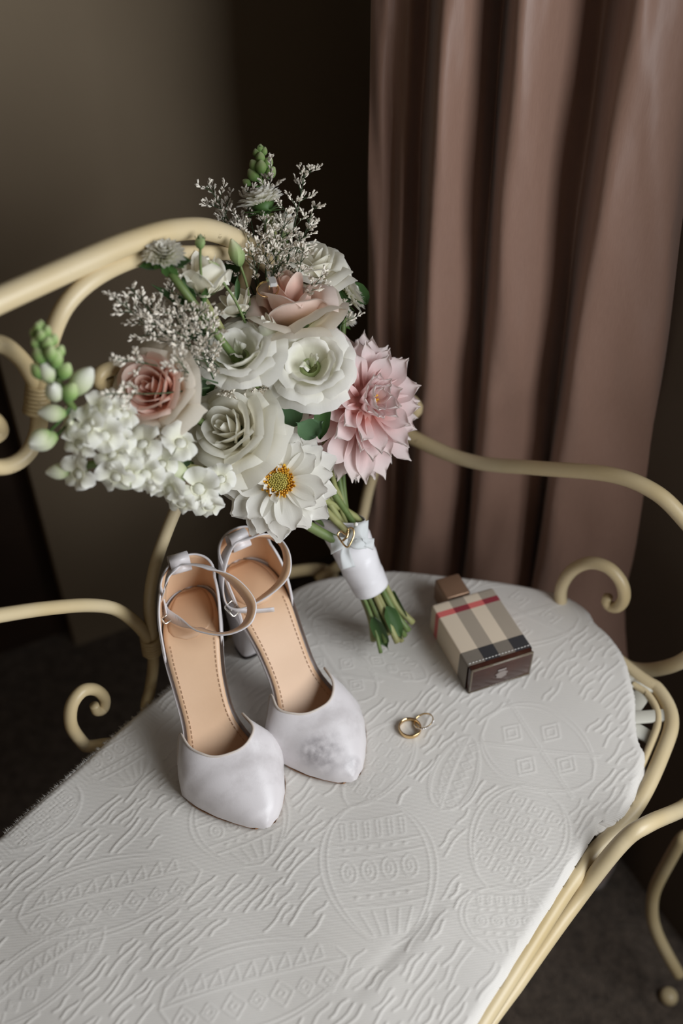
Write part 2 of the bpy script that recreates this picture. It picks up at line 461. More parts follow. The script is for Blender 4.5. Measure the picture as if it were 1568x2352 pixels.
# post sweeping up from the seat behind the shoes
tube('back_post', [B(.352, -.514, .486), B(.362, -.530, .486), (-0.1909,0.6435,0.4757), (-0.1849,0.651,0.5075), (-0.1823,0.6543,0.5495), (-0.1795,0.6579,0.589), (-0.1712,0.6683,0.625), (-0.1581,0.6848,0.6563), (-0.1413,0.7059,0.6879), (-0.1226,0.7294,0.7244), (-0.101,0.7566,0.781), (-0.0871,0.7741,0.8364), (-0.0762,0.7878,0.8784)], .0058, M_bench, BENCH, n=10, sides=12)
tube('back_brace', [(-0.2994,0.5104,0.7231), (-0.2827,0.5313,0.707), (-0.2695,0.5479,0.6937), (-0.2462,0.5772,0.6685), (-0.221,0.6089,0.6374), (-0.204,0.6302,0.6084), (-0.1925,0.6447,0.572), (-0.1862,0.6526,0.54), (-0.185,0.6541,0.5171)], .0062, M_bench, BENCH, n=10, sides=12)
binding('wire_binding', (-0.1844,0.6533,0.5314), (0, .02, 1), .0085, .022, 6)
tube('seat_scroll', [B(.318, -.514, .486), B(.312, -.532, .478), (-0.2409,0.5775,0.4714), (-0.2461,0.5774,0.4774), (-0.25,0.5725,0.5109), (-0.2465,0.5769,0.5356), (-0.2377,0.5879,0.5431), (-0.2293,0.5984,0.5319), (-0.2248,0.6041,0.5124), (-0.2268,0.6016,0.4994), (-0.2315,0.5957,0.5026), (-0.2325,0.5945,0.5132)], [.0062, .0062, .0062, .0062, .006, .0056, .0052, .0045], M_bench, BENCH, n=10, sides=12)
# mirrored posts and scrolls toward the near end (outside the picture)
tube('back_post', [B(.02, -.55, .487), B(.03, -.55, .60), B(.0, -.55, .72), B(.02, -.55, .83), B(.06, -.55, .93)], .0058, M_bench, BENCH, n=8, sides=8)
tube('back_post', [B(-.34, -.55, .487), B(-.36, -.55, .60), B(-.36, -.55, .75)], .0072, M_bench, BENCH, n=8, sides=8)
tube('back_post', [(-0.0279,0.8208,0.4422), (0.0045,0.8398,0.4599), (0.021,0.865,0.4862), (0.0324,0.884,0.536), (0.0499,0.8867,0.6119)], .0062, M_bench, BENCH, n=8, sides=10)
# scroll in the arm panel at the far end
tube('arm_scroll', [(0.2385,0.7328,0.4752), (0.2321,0.738,0.4902), (0.2286,0.7408,0.5176), (0.2339,0.7365,0.5468), (0.2463,0.7266,0.569), (0.2616,0.7145,0.5754), (0.2742,0.7045,0.5661), (0.2799,0.6999,0.5489), (0.2779,0.7015,0.533), (0.2721,0.7062,0.5265), (0.2677,0.7096,0.5299), (0.2676,0.7097,0.5382)],
     [.0066, .0066, .0066, .0066, .0066, .0062, .0056, .005], M_bench, BENCH, n=10, sides=12)
# legs: an under-brace leaves the rail, becomes the leg and flares to the foot
legp = [B(.26, -.1100, .4745), B(.36, -.1098, .4740), B(.45, -.1080, .4725), (0.2336,0.4504,0.5163), (0.2584,0.4654,0.5217), (0.3088,0.5087,0.4753), B(.66, -.072, .420), B(.690, -.070, .355), B(.690, -.068, .30), (0.362,0.5746,0.3073), (0.3572,0.5745,0.256), (0.3547,0.5739,0.1952), (0.3596,0.5688,0.1511), (0.3695,0.5596,0.12), (0.3858,0.5454,0.0907), (0.4016,0.5328,0.0662)]
def leg(pts, nm='leg'):
    o = tube(nm, pts, [.0015, .0062] + [.0072]*14, M_bench, BENCH, n=8, sides=12)
    return o
leg(legp)
ft = np.array(legp[-1])
MB().add(lathe_geo([(0, .014), (.0075, .014), (.0105, .009), (.0115, .004), (.010, 0), (0, 0)], 14), Matrix.Translation((ft[0], ft[1], 0.001))).build('foot', M_bench, BENCH)
def un(p): p = np.array(p); return float(p @ BU), float(p @ BN), float(p[2])
for mu, mn in ((False, True), (True, False), (True, True)):
    q = []
    for p in legp:
        u, n, z = un(p)
        if mu: u = .34 - u
        if mn: n = -.622 - n
        q.append(B(u, n, z))
    leg(q)
    MB().add(lathe_geo([(0, .014), (.0075, .014), (.0105, .009), (.0115, .004), (.010, 0), (0, 0)], 12), Matrix.Translation((q[-1][0], q[-1][1], .001))).build('foot', M_bench, BENCH)

# ================================================================ white matelasse cloth on the seat
OUT = [un(p)[:2] for p in ((-0.2941,0.4702,0.5), (-0.2646,0.5086,0.5), (-0.233,0.5481,0.5), (-0.1993,0.5906,0.5), (-0.1633,0.6344,0.5), (-0.1167,0.6897,0.5), (-0.066,0.7433,0.5), (-0.0391,0.7659,0.5), (-0.0019,0.7787,0.5), (0.0546,0.7846,0.5), (0.1247,0.7774,0.5), (0.1707,0.7697,0.5), (0.2157,0.7583,0.5), (0.2415,0.7458,0.5), (0.2576,0.7274,0.5), (0.262,0.7113,0.5),
       (0.2731,0.6937,0.5), (0.283,0.6654,0.5), (0.2842,0.6355,0.5), (0.2838,0.6145,0.5), (0.2788,0.5866,0.5), (0.2771,0.5647,0.5), (0.2799,0.5514,0.5), (0.2736,0.5328,0.5), (0.2584,0.5029,0.5), (0.2457,0.487,0.5), (0.2309,0.4794,0.5), (0.2212,0.4735,0.5), (0.1789,0.4156,0.5), (0.1599,0.3897,0.5), (0.1229,0.3406,0.5), (0.0991,0.309,0.5))]
OUT = [(-.33, OUT[0][1] + .0)] + OUT + [(-.33, OUT[-1][1])]
GU0, GN0, STEP = -.345, -.585, .0011
NU, NN = int(1.10/STEP), int(.50/STEP)
gu = GU0 + STEP*np.arange(NU); gn = GN0 + STEP*np.arange(NN)
H = np.zeros((NU, NN), dtype=np.float32)
MASK = np.zeros((NU, NN), dtype=bool)

def stamp(pts, w, amp):
    """raised welt along a polyline of (u, n) points"""
    global H
    for (a, b) in zip(pts[:-1], pts[1:]):
        r = w*1.6
        i0 = max(int((min(a[0], b[0])-r-GU0)/STEP), 0); i1 = min(int((max(a[0], b[0])+r-GU0)/STEP)+2, NU)
        j0 = max(int((min(a[1], b[1])-r-GN0)/STEP), 0); j1 = min(int((max(a[1], b[1])+r-GN0)/STEP)+2, NN)
        if i0 >= i1 or j0 >= j1: continue
        uu = gu[i0:i1, None]; nn = gn[None, j0:j1]
        du, dn = b[0]-a[0], b[1]-a[1]; L2 = du*du+dn*dn+1e-12
        t = np.clip(((uu-a[0])*du + (nn-a[1])*dn)/L2, 0, 1)
        d = np.hypot(uu-a[0]-t*du, nn-a[1]-t*dn)
        h = amp*np.exp(-(d/(w*.62))**2)
        H[i0:i1, j0:j1] = np.maximum(H[i0:i1, j0:j1], h)

def motif(kind, p0, p1, half):
    p0, p1 = np.array(un(p0)[:2]), np.array(un(p1)[:2])
    ax = p1-p0; L = np.linalg.norm(ax); ax /= L; ay = np.array((-ax[1], ax[0]))
    def q(s, t): return tuple(p0 + ax*s*L + ay*t*half)
    ss = np.linspace(0, 1, 22)
    prof = np.sin(PI*np.clip(ss, 0, 1)**.85)**.55
    # clear the ground inside
    uu, nn = np.meshgrid(gu, gn, indexing='ij')
    ds = ((uu-p0[0])*ax[0] + (nn-p0[1])*ax[1])/L; dt = ((uu-p0[0])*ay[0] + (nn-p0[1])*ay[1])/half
    ins = (ds > -.03) & (ds < 1.03)
    lim = np.sin(PI*np.clip(ds, 0, 1)**.85)**.55*1.16
    MASK[ins & (np.abs(dt) < lim)] = True
    W_, A_ = .0011, .00045
    for k in (1.0, 1.14):
        stamp([q(s, k*p) for s, p in zip(ss, prof)], W_, A_); stamp([q(s, -k*p) for s, p in zip(ss, prof)], W_, A_)
    def poly(c, pts, closed=True, w=W_, a=A_):
        pp = [q(c[0]+x, c[1]+y) for x, y in pts]
        stamp(pp + ([pp[0]] if closed else []), w, a)
    rs = half/L
    if kind == 'fish':          # lens with a row of lozenges and a row of wedges
        stamp([q(s, -.12*math.sin(PI*s)) for s in ss], W_, A_)
        stamp([q(s, -.62*math.sin(PI*s)) for s in ss[1:-1]], W_*.8, A_*.8)
        for k in range(7):
            s = .12+.125*k; g = .9 if k % 2 else 1.25
            poly((s, .40), [(-.05*g, 0), (0, .26*g), (.05*g, 0), (0, -.26*g)])
            poly((s, .40), [(-.022, 0), (0, .11), (.022, 0), (0, -.11)], w=W_*.8)
        for k in range(9):
            s = .12+.09*k; poly((s, -.36), [(-.035, .18), (.035, .18), (.03, -.2)])
    elif kind == 'vase':        # bands of bars, beads and ovals across the lens
        for s in (.12, .30, .38, .62, .72):
            p = np.interp(s, ss, prof); stamp([q(s+.02*math.cos(t*1.5), t*p) for t in np.linspace(-1, 1, 9)], W_, A_)
        for k in range(6):
            t = -.6+.24*k
            poly((.21, t), [(-.06, -.06), (.06, -.03), (.06, .05), (-.06, .04)], w=W_*.8)
            poly((.34, t), [(0, -.03), (.008, .03), (-.008, .03)], w=W_*1.2)
        for k in range(4):
            t = -.6+.4*k
            poly((.50, t), [(.085*math.cos(f)*.9, .15*math.sin(f)) for f in np.linspace(0, 2*PI, 11)[:-1]])
            poly((.50, t), [(.035*math.cos(f), .05*math.sin(f)) for f in np.linspace(0, 2*PI, 7)[:-1]], w=W_*.8)
        for k in range(5):
            t = -.5+.25*k; stamp([q(.77, t), q(.92, t*.6)], W_, A_)
            poly((.67, t), [(0, -.03), (.008, .03), (-.008, .03)], w=W_*1.2)
    elif kind == 'lattice':     # field of nested squares
        for i in range(5):
            for j in range(3):
                s = .2+.15*i; t = -.5+.5*j + (.12 if i % 2 else -.08)
                if abs(t) > np.interp(s, ss, prof)*.85: continue
                g = min(.06, .2*rs)
                poly((s, t), [(-g, -.17), (g, -.17), (g, .17), (-g, .17)])
                poly((s, t), [(-g*.4, -.07), (g*.4, -.07), (g*.4, .07), (-g*.4, .07)], w=W_*.8)
    else:                       # crossing arcs
        for k in (-1, 1):
            for o in (0, .1):
                stamp([q(s, k*(1-2*s+o)*.75) for s in np.linspace(.05, .95, 12)], W_, A_)
        for s, t in ((.5, .55), (.5, -.55), (.24, 0), (.76, 0)):
            poly((s, t), [(-.09, 0), (0, .3), (.09, 0), (0, -.3)]); poly((s, t), [(-.045, 0), (0, .15), (.045, 0), (0, -.15)])

motif('fish', (-0.2619,0.3941,0.5), (-0.1173,0.4348,0.5), .030)
motif('fish', (-0.1382,0.3217,0.5), (0.0055,0.3615,0.5), .031)
motif('fish', (-0.2764,0.3137,0.5), (-0.1901,0.3861,0.5), .022)
motif('vase', (0.0235,0.5016,0.5), (0.04,0.3702,0.5), .043)
motif('lattice', (0.1807,0.5117,0.5), (0.1209,0.4194,0.5), .036)
motif('arcs', (0.1382,0.5891,0.5), (0.2253,0.5229,0.5), .042)
motif('lattice', (0.0597,0.5817,0.5), (0.0061,0.4964,0.5), .024)
motif('vase', (-0.1072,0.5229,0.5), (-0.0674,0.4407,0.5), .038)
motif('vase', (-0.2337,0.5866,0.5), (-0.1845,0.5161,0.5), .030)
motif('lattice', (-0.2374,0.5184,0.5), (-0.2909,0.4567,0.5), .024)
motif('vase', (0.1319,0.4213,0.5), (0.132,0.3615,0.5), .032)
motif('arcs', (0.1251,0.7262,0.5), (0.2454,0.7142,0.5), .04)
motif('fish', (-0.0288,0.7142,0.5), (0.0834,0.6355,0.5), .022)
motif('arcs', (-0.0409,0.6682,0.5), (0.0319,0.6145,0.5), .03)
motif('fish', (0.0863,0.4921,0.5), (0.12,0.5695,0.5), .018)

def dashes():
    rng = random.Random(11)
    n = -.575
    while n < -.10:
        u = -.34 + rng.random()*.03
        while u < .74:
            L = rng.uniform(.014, .042); ph = rng.uniform(0, 6); sl = rng.uniform(-.06, .10)
            pts = []
            k = 7
            for i in range(k):
                s = i/(k-1)
                pts.append((u + L*s, n + sl*L*s + .0010*math.sin(ph + 6*s) + .0022*math.sin(31*(u+L*s) + 40*n)))
            c = pts[3]
            ok = True
            for e in (pts[0], c, pts[-1]):
                i, j = int((e[0]-GU0)/STEP), int((e[1]-GN0)/STEP)
                if not (0 <= i < NU and 0 <= j < NN) or MASK[i, j]: ok = False
            if ok: stamp(pts, rng.uniform(.0011, .0016), rng.uniform(.0005, .0008))
            u += L + rng.uniform(.006, .016)
        n += rng.uniform(.0056, .0074)
dashes()

def cloth_mat():
    m, nt, b, out = nodes('white_matelasse')
    tc = nt.nodes.new('ShaderNodeTexCoord')
    mp = nt.nodes.new('ShaderNodeMapping'); mp.inputs['Rotation'].default_value = (0, 0, math.radians(-86))
    nt.links.new(tc.outputs['Object'], mp.inputs[0])
    w = nt.nodes.new('ShaderNodeTexWave'); w.bands_direction = 'X'; w.inputs['Scale'].default_value = 250; w.inputs['Distortion'].default_value = 1.2
    w.inputs['Detail'].default_value = 1; w.inputs['Detail Scale'].default_value = .4
    nt.links.new(mp.outputs[0], w.inputs['Vector'])
    n = nt.nodes.new('ShaderNodeTexNoise'); n.inputs['Scale'].default_value = 1400; n.inputs['Detail'].default_value = 2
    nt.links.new(tc.outputs['Object'], n.inputs['Vector'])
    h = add_math(nt, 'MULTIPLY_ADD', n.outputs['Fac'], .5, w.outputs['Fac'])
    bp = nt.nodes.new('ShaderNodeBump'); bp.inputs['Strength'].default_value = .55; bp.inputs['Distance'].default_value = .00028
    nt.links.new(h, bp.inputs['Height']); nt.links.new(bp.outputs['Normal'], b.inputs['Normal'])
    n2 = nt.nodes.new('ShaderNodeTexNoise'); n2.inputs['Scale'].default_value = 10
    nt.links.new(tc.outputs['Object'], n2.inputs['Vector'])
    r = nt.nodes.new('ShaderNodeValToRGB'); r.color_ramp.elements[0].color = (.665, .63, .58, 1); r.color_ramp.elements[1].color = (.725, .695, .655, 1)
    nt.links.new(n2.outputs['Fac'], r.inputs['Fac']); nt.links.new(r.outputs['Color'], b.inputs['Base Color'])
    b.inputs['Roughness'].default_value = .8; b.inputs['Specular IOR Level'].default_value = .25; b.inputs['Sheen Weight'].default_value = .2
    return m

def build_cloth():
    uu, nn = np.meshgrid(gu, gn, indexing='ij')
    P = np.array(crs(OUT[1:-1], 4)); P = np.vstack([[OUT[0]], P, [OUT[-1]]])
    dist = np.full(uu.shape, 9.0); px = np.zeros_like(uu); pn = np.zeros_like(uu); inside = np.zeros(uu.shape, bool)
    for k in range(len(P)):
        a, b = P[k], P[(k+1) % len(P)]
        du, dn = b-a; L2 = du*du+dn*dn+1e-12
        t = np.clip(((uu-a[0])*du + (nn-a[1])*dn)/L2, 0, 1)
        cx, cn = a[0]+t*du, a[1]+t*dn
        d = np.hypot(uu-cx, nn-cn); s = d < dist
        dist[s] = d[s]; px[s] = cx[s]; pn[s] = cn[s]
        if abs(dn) > 1e-12:
            c = ((a[1] > nn) != (b[1] > nn)) & (uu < du*(nn-a[1])/dn + a[0]); inside ^= c
    sd = np.where(inside, dist, -dist)
    keep = sd > -.5*STEP
    snap = keep & (np.abs(sd) < .5*STEP)
    uu = np.where(snap, px, uu); nn = np.where(snap, pn, nn); sd = np.maximum(sd, 0)
    fray = .0002*np.sin(uu*1700)*(nn < -.5)
    r = .009
    e = np.clip(1 - sd/r, 0, 1)
    drop = r*.85*(1 - np.sqrt(np.maximum(1 - e*e, 0)))
    z = SEAT - drop + H*np.clip(sd/.006, .15, 1)
    z += .0012*np.sin(uu*19+1)*np.sin(nn*23) + .0006*np.sin(uu*53+nn*31)
    # long soft crease across the near half, and the dip of the loose front edge
    a, b = np.array(un((0.0037,0.3281,0.5))[:2]), np.array(un((0.0842,0.41,0.5))[:2])
    dv = b-a; L2 = dv@dv; t = ((uu-a[0])*dv[0] + (nn-a[1])*dv[1])/L2
    side = ((uu-a[0])*dv[1] - (nn-a[1])*dv[0])/math.sqrt(L2)
    fade = np.exp(-((t-.5)/.42)**4)
    z += fade*(-.0009*np.exp(-(side/.006)**2) + .0009*np.exp(-((side+.013)/.011)**2))
    z += fray
    idx = -np.ones(uu.shape, dtype=np.int64); idx[keep] = np.arange(keep.sum())
    X = BU[None]*uu[keep][:, None] + BN[None]*nn[keep][:, None]; X[:, 2] = z[keep]
    q = np.stack([idx[:-1, :-1], idx[:-1, 1:], idx[1:, 1:], idx[1:, :-1]], -1).reshape(-1, 4)
    q = q[(q >= 0).all(1)]
    me = bpy.data.meshes.new('seat_cloth')
    me.vertices.add(len(X)); me.vertices.foreach_set('co', X.astype(np.float32).ravel())
    me.loops.add(q.size); me.loops.foreach_set('vertex_index', q.astype(np.int32).ravel())
    me.polygons.add(len(q)); me.polygons.foreach_set('loop_start', (np.arange(len(q))*4).astype(np.int32))
    me.update(calc_edges=True)
    me.polygons.foreach_set('use_smooth', np.ones(len(q), bool))
    me.materials.append(cloth_mat())
    me.validate()
    return link('seat_cloth', me)
CLOTH = build_cloth()
tag(CLOTH, 'white embossed matelasse cloth spread over the bench seat', 'cloth')
# turned hem hanging just below the front far corner
hp = [un(p)[:2] for p in ((0.2797,0.5504,0.5), (0.2751,0.5342,0.5), (0.2596,0.5029,0.5), (0.2463,0.4865,0.5), (0.2318,0.4781,0.5), (0.2226,0.4731,0.5))]
hs = crs([(a, b, 0) for a, b in hp], 6)
X = np.zeros((6, len(hs), 3))
for i, p in enumerate(hs):
    sag = math.sin(PI*i/(len(hs)-1))
    for j in range(6):
        k = j/5
        X[j, i] = B(p[0] - .010*(1-k) + .002*k*sag, p[1] - .012*(1-k) + (.003*k + .0015*math.sin(i*1.3))*sag, SEAT - .0025 - .010*k*k)
v_, f_, uv_ = grid_geo(X)
ho = link('turned_hem', mesh('turned_hem', v_, f_, CLOTH.data.materials[0], True, uv_), CLOTH)
solid(ho, .0012, 0)

# raw edge along the back: short loose threads
fr = MB(); rg_ = random.Random(4)
ep = crs([(a, b, 0) for a, b in OUT[1:7]], 8)
for k in range(520):
    t = rg_.random()*(len(ep)-1.001); i = int(t); p = ep[i]*(1-t+i) + ep[i+1]*(t-i)
    L = rg_.uniform(.0035, .0065); a = rg_.uniform(-.5, .5); z = SEAT - .0026
    q = B(p[0]+.0020, p[1]+.0030, z); e = B(p[0]+.002 + L*math.sin(a)*.8, p[1]+.003 - L*math.cos(a), z - rg_.uniform(.0004, .0035))
    m_ = tuple((q[j]+e[j])/2 + (.0004 if j == 2 else 0) for j in range(3))
    fr.add(tube_geo([q, m_, e], .00018, 3))
fr.build('fringe', CLOTH.data.materials[0], CLOTH, kind='stuff')

# ================================================================ shoes
def satin_mat(name, col, dirt, rough=.33):
    m, nt, b, out = nodes(name)
    tc = nt.nodes.new('ShaderNodeTexCoord')
    n = nt.nodes.new('ShaderNodeTexNoise'); n.inputs['Scale'].default_value = 30; n.inputs['Detail'].default_value = 7; n.inputs['Roughness'].default_value = .65
    nt.links.new(tc.outputs['Object'], n.inputs['Vector'])
    r = nt.nodes.new('ShaderNodeValToRGB')
    r.color_ramp.elements[0].position = .26; r.color_ramp.elements[0].color = (*dirt, 1)
    r.color_ramp.elements[1].position = .50; r.color_ramp.elements[1].color = (*col, 1)
    nt.links.new(n.outputs['Fac'], r.inputs['Fac']); nt.links.new(r.outputs['Color'], b.inputs['Base Color'])
    w = nt.nodes.new('ShaderNodeTexNoise'); w.inputs['Scale'].default_value = 900
    nt.links.new(tc.outputs['Object'], w.inputs['Vector'])
    bp = nt.nodes.new('ShaderNodeBump'); bp.inputs['Strength'].default_value = .12; bp.inputs['Distance'].default_value = .0005
    nt.links.new(w.outputs['Fac'], bp.inputs['Height']); nt.links.new(bp.outputs['Normal'], b.inputs['Normal'])
    b.inputs['Roughness'].default_value = rough
    b.inputs['Sheen Weight'].default_value = .3
    return m

def scuffed_mat():
    """vamp satin with a grey scuff on the toe"""
    m = satin_mat('scuffed_satin', (.70, .66, .665), (.56, .52, .52))
    nt = m.node_tree; b = nt.nodes['Principled BSDF']
    src = b.inputs['Base Color'].links[0].from_socket
    tc = nt.nodes.new('ShaderNodeTexCoord')
    def spot(c, rad):
        d = nt.nodes.new('ShaderNodeVectorMath'); d.operation = 'DISTANCE'; d.inputs[1].default_value = c
        nt.links.new(tc.outputs['Object'], d.inputs[0])
        return add_math(nt, 'SUBTRACT', 1.0, add_math(nt, 'DIVIDE', d.outputs['Value'], rad), clamp=True)
    n = nt.nodes.new('ShaderNodeTexNoise'); n.inputs['Scale'].default_value = 95; n.inputs['Detail'].default_value = 5
    nt.links.new(tc.outputs['Object'], n.inputs['Vector'])
    k = add_math(nt, 'ADD', spot((.013, .198, .022), .024), spot((.021, .185, .020), .017))
    k = add_math(nt, 'ADD', k, spot((-.002, .219, .012), .012))
    k = add_math(nt, 'MULTIPLY', k, add_math(nt, 'MULTIPLY_ADD', n.outputs['Fac'], 3.2, -1.0, True), clamp=True)
    k = add_math(nt, 'MULTIPLY', k, .85)
    mx = nt.nodes.new('ShaderNodeMix'); mx.data_type = 'RGBA'
    nt.links.new(k, mx.inputs[0]); nt.links.new(src, mx.inputs[6]); mx.inputs[7].default_value = (.13, .11, .12, 1)
    nt.links.new(mx.outputs[2], b.inputs['Base Color'])
    return m

M_satin = satin_mat('pale_lilac_white_satin', (.70, .66, .665), (.56, .52, .52))
M_scuff = scuffed_mat()
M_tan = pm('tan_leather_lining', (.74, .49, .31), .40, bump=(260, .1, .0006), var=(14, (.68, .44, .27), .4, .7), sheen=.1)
M_tan_dark = pm('tan_leather_lining_darker_pad', (.66, .42, .26), .42)  # heel pad leather, a slightly darker tan than the insole
M_stitch = pm('tan_thread', (.50, .31, .185), .7)
M_sole = pm('brown_outsole', (.34, .16, .07), .5)
M_piping = pm('satin_piping', (.60, .53, .47), .45)
M_tip = pm('dark_heel_tip', (.03, .022, .02), .5)
M_silver = pm('silver_buckle', (.75, .72, .66), .22, metal=1)

SL = .228          # drawn length; KY in shoe() shortens it to the span of the raised heel
yk = [0, .004, .012, .026, .045, .070, .095, .120, .145, .163, .180, .198, .212, .222, .2265, .228]
wk = [.004, .012, .0185, .0240, .0264, .0246, .0218, .0222, .0315, .0395, .0370, .0275, .0170, .0080, .0030, .001]
zy = [0, .03, .06, .09, .12, .145, .165, .20, .228]
zk = [.1035, .1020, .0925, .0700, .0390, .0185, .0095, .0070, .0085]
WC = crs([(a, b, 0) for a, b in zip(yk, wk)], 6)
def fw(y): return np.interp(y, WC[:, 0], WC[:, 1])
ZC = crs([(a, b, 0) for a, b in zip(zy, zk)], 10)
def fz(y): return np.interp(y, ZC[:, 0], ZC[:, 1])
def smooth1(t):
    t = min(max(t, 0.0), 1.0); return t*t*(3-2*t)
def fc(y, bow): return bow*np.sin(PI*np.clip(np.asarray(y)/SL, 0, 1)**.95)**1.25      # the last bows to one side

def shoe(name, label, toe, yaw, inner, wide, buckle, strap_pts, free_end, keeper_at, scuff, KY):
    """toe: tip on the cloth; yaw: direction the toe points; local +y runs heel to toe"""
    dirv = np.array((math.cos(yaw), math.sin(yaw)))
    org = np.array(toe)[:2] - dirv*SL*KY
    root = thing(name, label, 'shoe', (org[0], org[1], SEAT + .0005), yaw - PI/2, 'bridal ankle strap heels')
    root.matrix_basis = root.matrix_basis @ Matrix.Diagonal((1, KY, 1, 1))
    ys = np.unique(np.concatenate([np.linspace(0, .03, 9), np.linspace(.03, .2, 26), np.linspace(.2, SL, 10)]))
    us = np.linspace(-1, 1, 13)
    # insole
    yi = ys[ys < .213]
    X = np.zeros((len(yi), 13, 3))
    for j, y in enumerate(yi):
        X[j, :, 0] = us*(fw(y)-.0008) + fc(y, inner); X[j, :, 1] = y
        X[j, :, 2] = fz(y) + .0016*us**2*.5
    v, f, uv = grid_geo(X)
    o = link('insole', mesh('insole', v, f, M_tan, True, uv), root, label='smooth tan insole'); solid(o, .0016, -1)
    # heel pad raised on the insole
    X = np.zeros((10, 13, 3))
    yy = np.linspace(.004, .058, 10)
    for j, y in enumerate(yy):
        e = .82*math.sqrt(max(0, 1-max(0, (y-.040)/.0185)**2)) if y > .04 else .82
        X[j, :, 0] = us*fw(y)*e + fc(y, inner); X[j, :, 1] = y; X[j, :, 2] = fz(y) + .0011
    v, f, uv = grid_geo(X)
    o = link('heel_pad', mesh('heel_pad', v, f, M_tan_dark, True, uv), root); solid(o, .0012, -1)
    # stitch line along both edges
    for sgn in (-1, 1):
        mb = MB()
        yy = np.arange(.060, .172, .0034)
        for y in yy:
            pts = [(sgn*fw(q)*.79 + fc(q, inner), q, fz(q) + .0016) for q in (y, y+.0022)]
            mb.add(tube_geo(pts, .00028, 4))
        o = mb.build('stitching', M_stitch, root, True)
        o['kind'] = 'stuff'
    # sole wrap: satin shank and brown outsole
    def slab(nm, y0, y1, grow, top, bot, mat, lab=None):
        q = ys[(ys >= y0-1e-6) & (ys <= y1+1e-6)]
        X = np.zeros((len(q), 9, 3))
        for j, y in enumerate(q):
            w = fw(y)+grow
            c = fc(y, inner)
            t, b_ = fz(y)+top, max(fz(y)+bot, .0002)
            X[j] = [(c-w, y, t), (c-w*1.005, y, (t+b_)/2), (c-w*.97, y, b_), (c-w*.5, y, b_), (c, y, b_), (c+w*.5, y, b_), (c+w*.97, y, b_), (c+w*1.005, y, (t+b_)/2), (c+w, y, t)]
        v, f, uv = grid_geo(X)
        f = list(f) + [tuple(range(9)), tuple((len(q)-1)*9+i for i in range(8, -1, -1))]
        return link(nm, mesh(nm, v, f, mat, True), root, label=lab)
    slab('shank', .0, .205, .0026, .0019, -.0055, M_satin)
    slab('outsole', .138, .2272, .0044, -.0058, -.0082, M_sole, 'thin brown outsole edge')
    # block heel
    rings = []
    for k in range(9):
        t = k/8
        zt = t*.0
        ring = []
        for i in range(20):
            q = 2*PI*i/20
            wx = (.0262*(1-t) + .0165*t) if True else 0
            cx, cy = math.cos(q), math.sin(q)
            x = wx*math.copysign(abs(cx)**.45, cx) + fc(.028, inner)*.8
            yc, ry = .0265*(1-t)+.0225*t, .0255*(1-t)+.0145*t
            y = yc + ry*math.copysign(abs(cy)**.5, cy)
            y = max(y, .0012)
            z0 = fz(y)-.005
            ring.append((x, y, z0*(1-t) + .0045*t))
        rings.append(ring)
    v = [p for r in rings for p in r]
    f = [(k*20+i, (k+1)*20+i, (k+1)*20+(i+1) % 20, k*20+(i+1) % 20) for k in range(8) for i in range(20)] + [tuple(160+i for i in range(20))]
    link('heel', mesh('heel', v, f, M_satin, True), root, label='satin covered block heel')
    mb = MB(); base = [(p[0], p[1], z) for z in (.0045, .0) for p in rings[-1]]
    mb.add((base, [(i, 20+i, 20+(i+1) % 20, (i+1) % 20) for i in range(20)] + [tuple(20+i for i in range(20))]))
    mb.build('heel_tip', M_tip, root, True)
    # pointed vamp with an open topline
    S = np.linspace(-1, 1, 33); T = np.linspace(0, 1, 26)
    X = np.zeros((26, 33, 3))
    def hv(y): return np.interp(y, [.11, .135, .155, .180, .203, .219, SL], [.026, .037, .0415, .0345, .0230, .0148, .0060])
    def vw(y): return np.interp(y, [.10, .115, .130, .145, .163, .18, .198, .212, .222, SL], [.0240, .0262, .0335, .0412, .0460, .0410, .0320, .0220, .0132, .0030])
    def vpt(s, y):
        a = s*PI/2
        ex = .0085*math.exp(-((y-.150)/.017)**2) if s*wide > 0 else 0.0
        x = (vw(y)+ex)*math.copysign(abs(math.sin(a))**.82, s) + fc(y, inner)
        z0 = max(fz(y)-.0062, .0024)
        z = z0 + (hv(y))*abs(math.cos(a))**.86
        if abs(s) > .999: z = z0
        return x, y, z
    def ys0(s): return .1640 - .040*math.sin(PI/2*min(1, abs(s)/.78))**2.2 + .014*max(0, (abs(s)-.70)/.30)**2
    for i, s in enumerate(S):
        y0 = ys0(s)
        for j, t in enumerate(T):
            X[j, i] = vpt(s, y0 + (SL+.0006-y0)*t**.9)
    tip = np.array((fc(SL, inner), SL + .0014, .0036))
    XO = np.concatenate([X, np.tile(tip, (1, 33, 1))], 0)
    v, f, uv = grid_geo(XO)
    link('toe_upper', mesh('toe_upper', v, f, M_scuff if scuff else M_satin, True, uv), root, label='pointed satin toe with grey scuff marks' if scuff else 'pointed satin toe')
    XL = X[:15].copy()
    ctr = np.stack([fc(XL[..., 1], inner), XL[..., 1], 0*XL[..., 1] + .010], -1)
    dv = ctr - XL; dv[..., 1] = 0; dv /= np.maximum(np.linalg.norm(dv, axis=-1, keepdims=True), 1e-6)
    XL += dv*.0011
    v, f, uv = grid_geo(XL)
    link('toe_lining', mesh('toe_lining', v, f, M_tan, True, uv), root, label='tan lining inside the toe')
    tube('topline_piping', [X[0, i] + np.array((0, -.0002, -.0002)) for i in range(33)], .0012, M_piping, root, n=3, sides=8, local=True)
    # heel counter, high at the back and sloping forward
    path = []
    for t in np.linspace(-1, 1, 41):
        a = abs(t)
        y = .068*a**1.4
        path.append((math.copysign(fw(max(y, .0001))+.0012, t) if a > 1e-6 else 0.0, y-.001*(1-a)))
    path = np.array(path)
